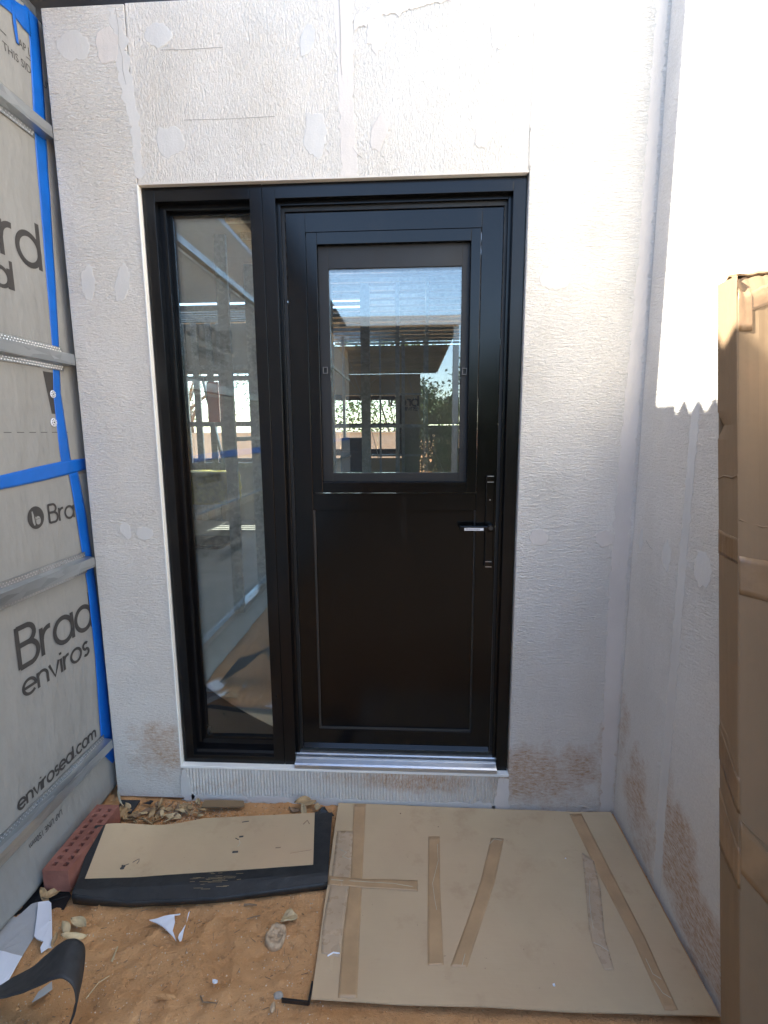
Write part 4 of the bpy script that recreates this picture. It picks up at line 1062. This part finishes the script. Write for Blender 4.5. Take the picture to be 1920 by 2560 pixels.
tag(m.build('bark_crumbs', M['leaf3']), kind='stuff')

# ================================================================== INSIDE THE HOUSE
GV = M['galv']
def ux(px, y, py=1080): return U(px, py, 1, y).x
def uz(py, y, px=980): return U(px, py, 1, y).z
def studwall(name, label, y, posts, z0, z1, rails=(), braces=(), w=.03):
    """posts: pixel spans measured in the photograph, standing at depth y"""
    e = empty(name, (ux(posts[0][0], y), y, z0), label, 'stud wall')
    for a, b in posts:
        xa, xb = ux(a, y), ux(b, y); m = MB(); m.box(xa, xb, y, y+.002, z0, z1).box(xa, xa+.0015, y+.002, y+.07, z0, z1).box(xb-.0015, xb, y+.002, y+.07, z0, z1); m.build('stud', GV, e)
    for (a, b, p, q) in rails: box('noggin', GV, e, ux(a, y), ux(b, y), y-.003, y+.045, uz(q, y), uz(p, y))
    for (a, p, b, q, ww) in braces:
        A, B = U(a, p, 1, y-.012), U(b, q, 1, y-.012); MB().bar(A, B, .004, ww, up=(0,1,0)).build('brace', GV, e)
    return e
studwall('steel_stud_frame', 'near steel stud frame with diagonal braces seen through the door glass', 2.9, [(822,836),(904,926),(989,999),(1062,1070)], .15, 2.75,
    rails=[(836,904,1061,1069),(926,1062,1061,1069)], braces=[(1000,872,1064,1090,.03),(863,872,902,985,.025),(928,1072,958,1190,.03),(1068,1090,1110,1180,.03)])
studwall('far_stud_frame', 'far steel stud frame in front of the wrapped end wall', 5.4, [(858,864),(949,953),(1004,1012),(1058,1066)], .15, 2.75,
    rails=[(858,1066,983,988),(858,1066,1136,1141)], braces=[(953,935,925,960,.03),(960,935,1003,980,.03),(866,935,904,1000,.03)])
# end wall wrapped outside, window opening in it
YE = 6.2
ew = empty('end_wall', (0, YE, .15), 'far wrapped wall with a window opening seen through the door glass', 'wall')
wx0, wx1, wz0, wz1 = ux(840, YE), ux(990, YE), uz(1140, YE), uz(990, YE)
T = M['tanwrap']
box('wrap_panel', T, ew, wx0-.05, ux(1012, YE), YE, YE+.004, wz1+.02, 2.75)
box('wrap_panel', T, ew, ux(1012, YE), ux(1300, YE), YE, YE+.004, uz(1062, YE), 2.75)
box('wrap_panel', M['slab'], ew, ux(1012, YE), ux(1300, YE), YE, YE+.004, .15, uz(1064, YE))
box('wrap_panel', T, ew, wx0-.05, ux(1006, YE), YE, YE+.004, .15, wz0-.03)
box('window_head', M['fascia'], ew, wx0, ux(1006, YE), YE-.05, YE+.02, uz(1000, YE), uz(986, YE))
box('window_jamb', M['fascia'], ew, ux(997, YE), ux(1006, YE), YE-.05, YE+.02, wz0, wz1)
box('window_transom', M['fascia'], ew, wx0, ux(997, YE), YE-.04, YE+.01, uz(1068, YE), uz(1058, YE))
box('window_sill', M['fascia'], ew, wx0, ux(1006, YE), YE-.05, YE+.02, uz(1138, YE), uz(1122, YE))
# the print shows through the wrap back to front
def mirr(x0, z0): return lambda a, b, l: (2*x0-a, YE-.004-l, b)
cxm = ux(1045, YE)
write('bradf', cxm, uz(1015, YE), .10, .12, parent=ew, mapf=mirr(cxm, 0))
write('enviros', cxm, uz(1022, YE)-.03, .055, .12, parent=ew, mapf=mirr(cxm, 0))
# ceiling battens under a dark roof
ceil = empty('ceiling', (-.5, 3.5, 2.78), 'dark ceiling with close-spaced steel battens above the rooms inside', 'ceiling')
y = 1.0
while y < 6.2:
    box('ceiling_batten', GV, ceil, -1.15, 1.6, y, y+.035, 2.755, 2.79); y += .27
box('roof_panel', M['roof'], ceil, -.55, 4.5, .13, 1.6, 3.05, 3.08)
box('roof_panel', M['roof'], ceil, -.55, 4.5, 3.4, 7.4, 3.05, 3.08)
box('roof_panel', M['roof'], ceil, -.55, 4.5, 1.602, 2.4, 3.05, 3.08)
box('roof_panel', M['roof'], ceil, -.02, 4.5, 2.402, 3.398, 3.05, 3.08)
box('roof_panel', M['roof'], ceil, -6, -.552, .13, 1.25, 3.05, 3.08)
box('roof_panel', M['roof'], ceil, -6, -3.50, 1.252, 1.86, 3.05, 3.08)
box('roof_panel', M['roof'], ceil, -3.10, -.552, 1.252, 1.86, 3.05, 3.08)
box('roof_panel', M['roof'], ceil, -6, -.552, 1.862, 4.7, 3.05, 3.08)
box('roof_panel', M['roof'], ceil, -6, -.552, 5.42, 7.4, 3.05, 3.08)
for k in range(6): box('ceiling_batten', GV, ceil, -6, -1.4, 4.72+k*.13, 4.79+k*.13, 2.97, 3.03)
sw_ = empty('house_shell', (0, 3.5, .15), 'wrapped outer walls enclosing the dim rooms behind the door', 'wall')
box('right_wall_wrap', M['wrap'], sw_, 4.4, 4.45, .13, 7.4, .15, 3.04)
box('left_wall_wrap', M['wrap'], sw_, -6.05, -6.0, .13, 7.4, .15, 3.04)
box('front_wall_wrap', M['wrap'], sw_, -6.0, -1.33, .08, .12, .15, 3.04)
box('front_wall_wrap', M['wrap'], sw_, 1.0, 4.4, .08, .12, .15, 3.04)
box('rear_wall_wrap', M['wrap'], sw_, 1.75, 4.4, 6.2, 6.25, .15, 3.04)
box('rear_wall_wrap', M['wrap'], sw_, -6.0, -1.35, 7.36, 7.4, .15, 1.0)
# partition beside the sidelight: runs away from the door
pa = empty('partition_frame', (-1.25, 1.72, .15), 'steel partition frame running away from the door behind the sidelight', 'stud wall')
for k, yy in enumerate((1.72, 2.32, 2.92, 3.52, 4.12, 4.72)):
    m = MB(); m.box(-1.30, -1.225, yy, yy+.002, .15, 2.75).box(-1.30, -1.2985, yy+.002, yy+.035, .15, 2.75).box(-1.2265, -1.225, yy+.002, yy+.035, .15, 2.75); m.build('stud', GV, pa)
box('bottom_plate', GV, pa, -1.298, -1.227, 1.757, 5.2, .151, .19)
box('noggin', GV, pa, -1.296, -1.229, 1.757, 5.2, 1.40, 1.43)
box('lining', M['wrap2'], pa, -1.225+.003, -1.218, 2.6, 5.2, .2, 2.72)
# far side of the left room
YL = 5.6
fl_ = empty('left_room_frame', (-3, YL, .15), 'bright open stud frame of the left room seen through the sidelight', 'stud wall')
for px in (437, 470, 500, 535, 562): x = U(px, 1100, 1, YL).x; box('stud', GV, fl_, x-.045, x+.045, YL, YL+.04, .15, 3.0)
for z in (.95, 1.55, 2.2, 2.35): box('noggin', GV, fl_, -6, -1.35, YL-.004, YL+.045, z, z+.07)
for k in range(5): MB().bar((-4.6+k*.8, YL-.02, 2.25), (-4.2+k*.8, YL-.02, .2), .03, .05, up=(0,1,0)).build('brace', GV, fl_)
box('dark_lining', M['wrap2'], fl_, -6, -1.35, YL+.05, YL+.06, 2.3, 3.0)
box('low_wrap', M['wrap2'], fl_, -6, -1.35, YL+.05, YL+.06, .15, .95)
p1, p2 = U(493,1180,1,4.4), U(566,1350,1,4.4)
def lump(name, x0, x1, y0, y1, z0, z1, mat, label, cat, seed):
    bm = bmesh.new(); bmesh.ops.create_cube(bm, size=2); bmesh.ops.subdivide_edges(bm, edges=bm.edges, cuts=6, use_grid_fill=True)
    for v in bm.verts:
        c = v.co.copy(); r = .88 + .12*(3-abs(c.x)**6-abs(c.y)**6-abs(c.z)**6)/3; c *= r*(1+.05*noise.noise(c*3+Vector((seed,0,0))))
        v.co = ((x0+x1)/2+c.x*(x1-x0)/2, (y0+y1)/2+c.y*(y1-y0)/2, (z0+z1)/2+c.z*(z1-z0)/2)
    me = bpy.data.meshes.new(name); bm.to_mesh(me); bm.free(); me.materials.append(mat); me.polygons.foreach_set('use_smooth', [True]*len(me.polygons))
    o = bpy.data.objects.new(name, me); COL.objects.link(o); return tag(o, label, cat)
z_ = p2.z
lump('insulation_pack', p1.x-.6, p2.x+.1, 4.4, 4.9, max(.55, z_), p1.z, M['yellow'], 'upper yellow insulation pack behind the sidelight', 'insulation', 1)
q1, q2 = U(500,1350,1,4.0), U(565,1450,1,4.0)
lump('wrapped_bundle', q1.x-.5, q2.x+.1, 3.7, 4.3, .15, q1.z, M['black_poly'], 'black plastic-wrapped bundle on the floor under the yellow insulation', 'bundle', 2)
r1, r2 = U(515,955,1,5.4), U(550,1055,1,5.4)
rb = tag(MB().box(r1.x, r2.x, 5.40, 5.43, r2.z, r1.z).build('red_board', M['red'], bevel=.004), 'red board fixed in the stud frame behind the sidelight', 'board')
s1, s2 = U(850,1095,1,3.6), U(898,1210,1,3.6)
cr = empty('blue_crate', (s1.x, 3.6, .15), 'dusty dark blue crate stack just inside the door glass at lower left', 'crate')
box('crate_lower', M['bluebox'], cr, s1.x, s2.x+.06, 3.6, 3.95, .15, U(850,1128,1,3.6).z, bevel=.01)
box('crate_upper', M['bluebox'], cr, s1.x+.01, s1.x+.24, 3.62, 3.9, U(850,1128,1,3.6).z+.002, s1.z, bevel=.01)

# ================================================================== TREES, FENCE, NEIGHBOURS
def tree(x, y, h, cr_, label, mat, seed, n=3200, leaf=.07, group=None):
    rnd = random.Random(seed); t = empty('tree', (x, y, 0), label, 'tree', group)
    m = MB(); m.tube([(x, y, -.1), (x+.05, y, h*.25), (x-.06, y+.05, h*.5), (x, y, h*.75)], [h*.03, h*.024, h*.017, h*.006], 8)
    cl = []
    for k in range(11):
        a = rnd.random()*6.28; z0 = h*rnd.uniform(.28,.6); r = cr_*rnd.uniform(.35,.95); e = Vector((x+r*math.cos(a), y+r*math.sin(a), z0+h*rnd.uniform(.12,.36)))
        m.tube([(x, y, z0), Vector((x, y, z0)).lerp(e, .5)+Vector((0,0,.1)), e], [h*.011, h*.007, h*.002], 5); cl.append(e)
    m.build('trunk', M['bark'], t)
    c = MB(); vs, fs = [], []
    for k in range(26): 
        a = rnd.random()*6.28; r = cr_*rnd.random()**.5; cl.append(Vector((x+r*math.cos(a), y+r*math.sin(a), h*rnd.uniform(.42,1.0)*(1-.15*r/cr_))))
    for k in range(n):
        q = rnd.choice(cl); p = q + Vector((rnd.gauss(0,1), rnd.gauss(0,1), rnd.gauss(0,.7)))*cr_*.17
        d = Vector((rnd.gauss(0,1), rnd.gauss(0,1), rnd.gauss(0,.6)-.3)).normalized()*leaf*rnd.uniform(.7,1.5); e = d.cross(Vector((rnd.gauss(0,1), rnd.gauss(0,1), rnd.gauss(0,1)))).normalized()*leaf*.28
        i = len(vs); vs += [p, p+d*.5+e, p+d, p+d*.5-e]; fs.append((i, i+1, i+2, i+3))
    c.v = [tuple(v) for v in vs]; c.f = fs; c.build('crown', mat, t)
tree(-6.5, 13, 5.0, 2.4, 'tree outside the left room seen between studs', M['leafage2'], 3)
fe = empty('boundary_fence', (-1, 10.5, 0), 'tan sheet-metal fence beyond the end wall window', 'fence')
for k in range(14): box('fence_panel', M['fence'], fe, -8+k*.9, -8+k*.9+.89, 10.5, 10.53, .05, 1.42)
box('fence_rail', M['fence'], fe, -8, 4.6, 10.48, 10.55, 1.421, 1.46)
# behind the camera, mirrored in the panes
cp = empty('carport', (-2, -8, 0), 'dark open carport across the yard, mirrored in the door glass', 'carport')
box('carport_roof', M['black_poly'], cp, -7, .86, -15, -7.4, 3.35, 3.40)
box('carport_fascia', M['gutter'], cp, -7, .86, -7.395, -7.33, 3.30, 3.46)
for x in (-5, -2.2, .8): box('post', M['galv'], cp, x-.05, x+.05, -7.55, -7.45, 0, 3.30)
box('carport_back_wall', M['fascia'], cp, -7, .30, -15.1, -15.0, 0, 3.3)
for k in range(8): box('purlin', M['fascia'], cp, -7, .8, -14.6+k*.95, -14.54+k*.95, 3.27, 3.345)
def bush(x, y, h, w_, label, mat, seed, n=3500, leaf=.10):
    rnd = random.Random(seed); t = empty('bush', (x, y, 0), label, 'bush')
    m = MB()
    for k in range(9):
        a = rnd.random()*6.28; m.tube([(x, y, -.05), (x+w_*.35*math.cos(a), y+w_*.35*math.sin(a), h*.45), (x+w_*.6*math.cos(a), y+w_*.6*math.sin(a), h*.85)], [.03, .018, .006], 5)
    m.build('stems', M['bark'], t); vs = []; fs = []
    for k in range(n):
        a = rnd.random()*6.28; q = rnd.random()**.4; el = rnd.random()
        p = Vector((x+w_*q*math.cos(a)*(1-.5*el**2), y+w_*q*math.sin(a)*(1-.5*el**2), h*el*(.75+.25*q)+.05)) + Vector((rnd.gauss(0,.08), rnd.gauss(0,.08), rnd.gauss(0,.08)))
        d = Vector((rnd.gauss(0,1), rnd.gauss(0,1), rnd.gauss(0,.7)+.2)).normalized()*leaf*rnd.uniform(.6,1.4); e = d.cross(Vector((rnd.gauss(0,1), rnd.gauss(0,1), rnd.gauss(0,1)))).normalized()*leaf*.3
        i = len(vs); vs += [p, p+d*.5+e, p+d, p+d*.5-e]; fs.append((i, i+1, i+2, i+3))
    c = MB(); c.v = [tuple(v) for v in vs]; c.f = fs; c.build('foliage', mat, t)
bush(1.5, -11.5, 1.9, 1.0, 'green shrub at the right corner of the carport across the yard', M['leafage'], 51)
bush(2.2, -9.9, 1.5, .9, 'low round shrub nearest the camera across the yard', M['leafage'], 54)
bush(.9, -13.6, 2.0, 1.2, 'dark shrub between the carport corner and the trees', M['leafage2'], 55)
bush(3.4, -12.5, 2.3, 1.3, 'taller dark shrub right of the carport across the yard', M['leafage2'], 52)
bush(.7, -17.0, 2.6, 1.5, 'shrub growing behind the carport across the yard', M['leafage2'], 53)
bush(-2.4, 12.6, 4.4, 1.7, 'tall leafy shrub beyond the end wall window, left one', M['leafage'], 61, 7000, .09)
bush(-.2, 13.4, 4.8, 1.9, 'tall leafy shrub beyond the end wall window, right one', M['leafage'], 62, 7000, .09)
tree(2.6, -13, 3.6, 1.6, 'bushy tree right of the carport across the yard', M['leafage2'], 5, 6000, .13)
tree(4.8, -15, 4.4, 1.9, 'taller tree farther right of the carport across the yard', M['leafage'], 6, 6000, .14)
tree(1.3, -19, 3.6, 1.7, 'distant tree just past the corner of the carport', M['leafage2'], 7, 6000, .15)
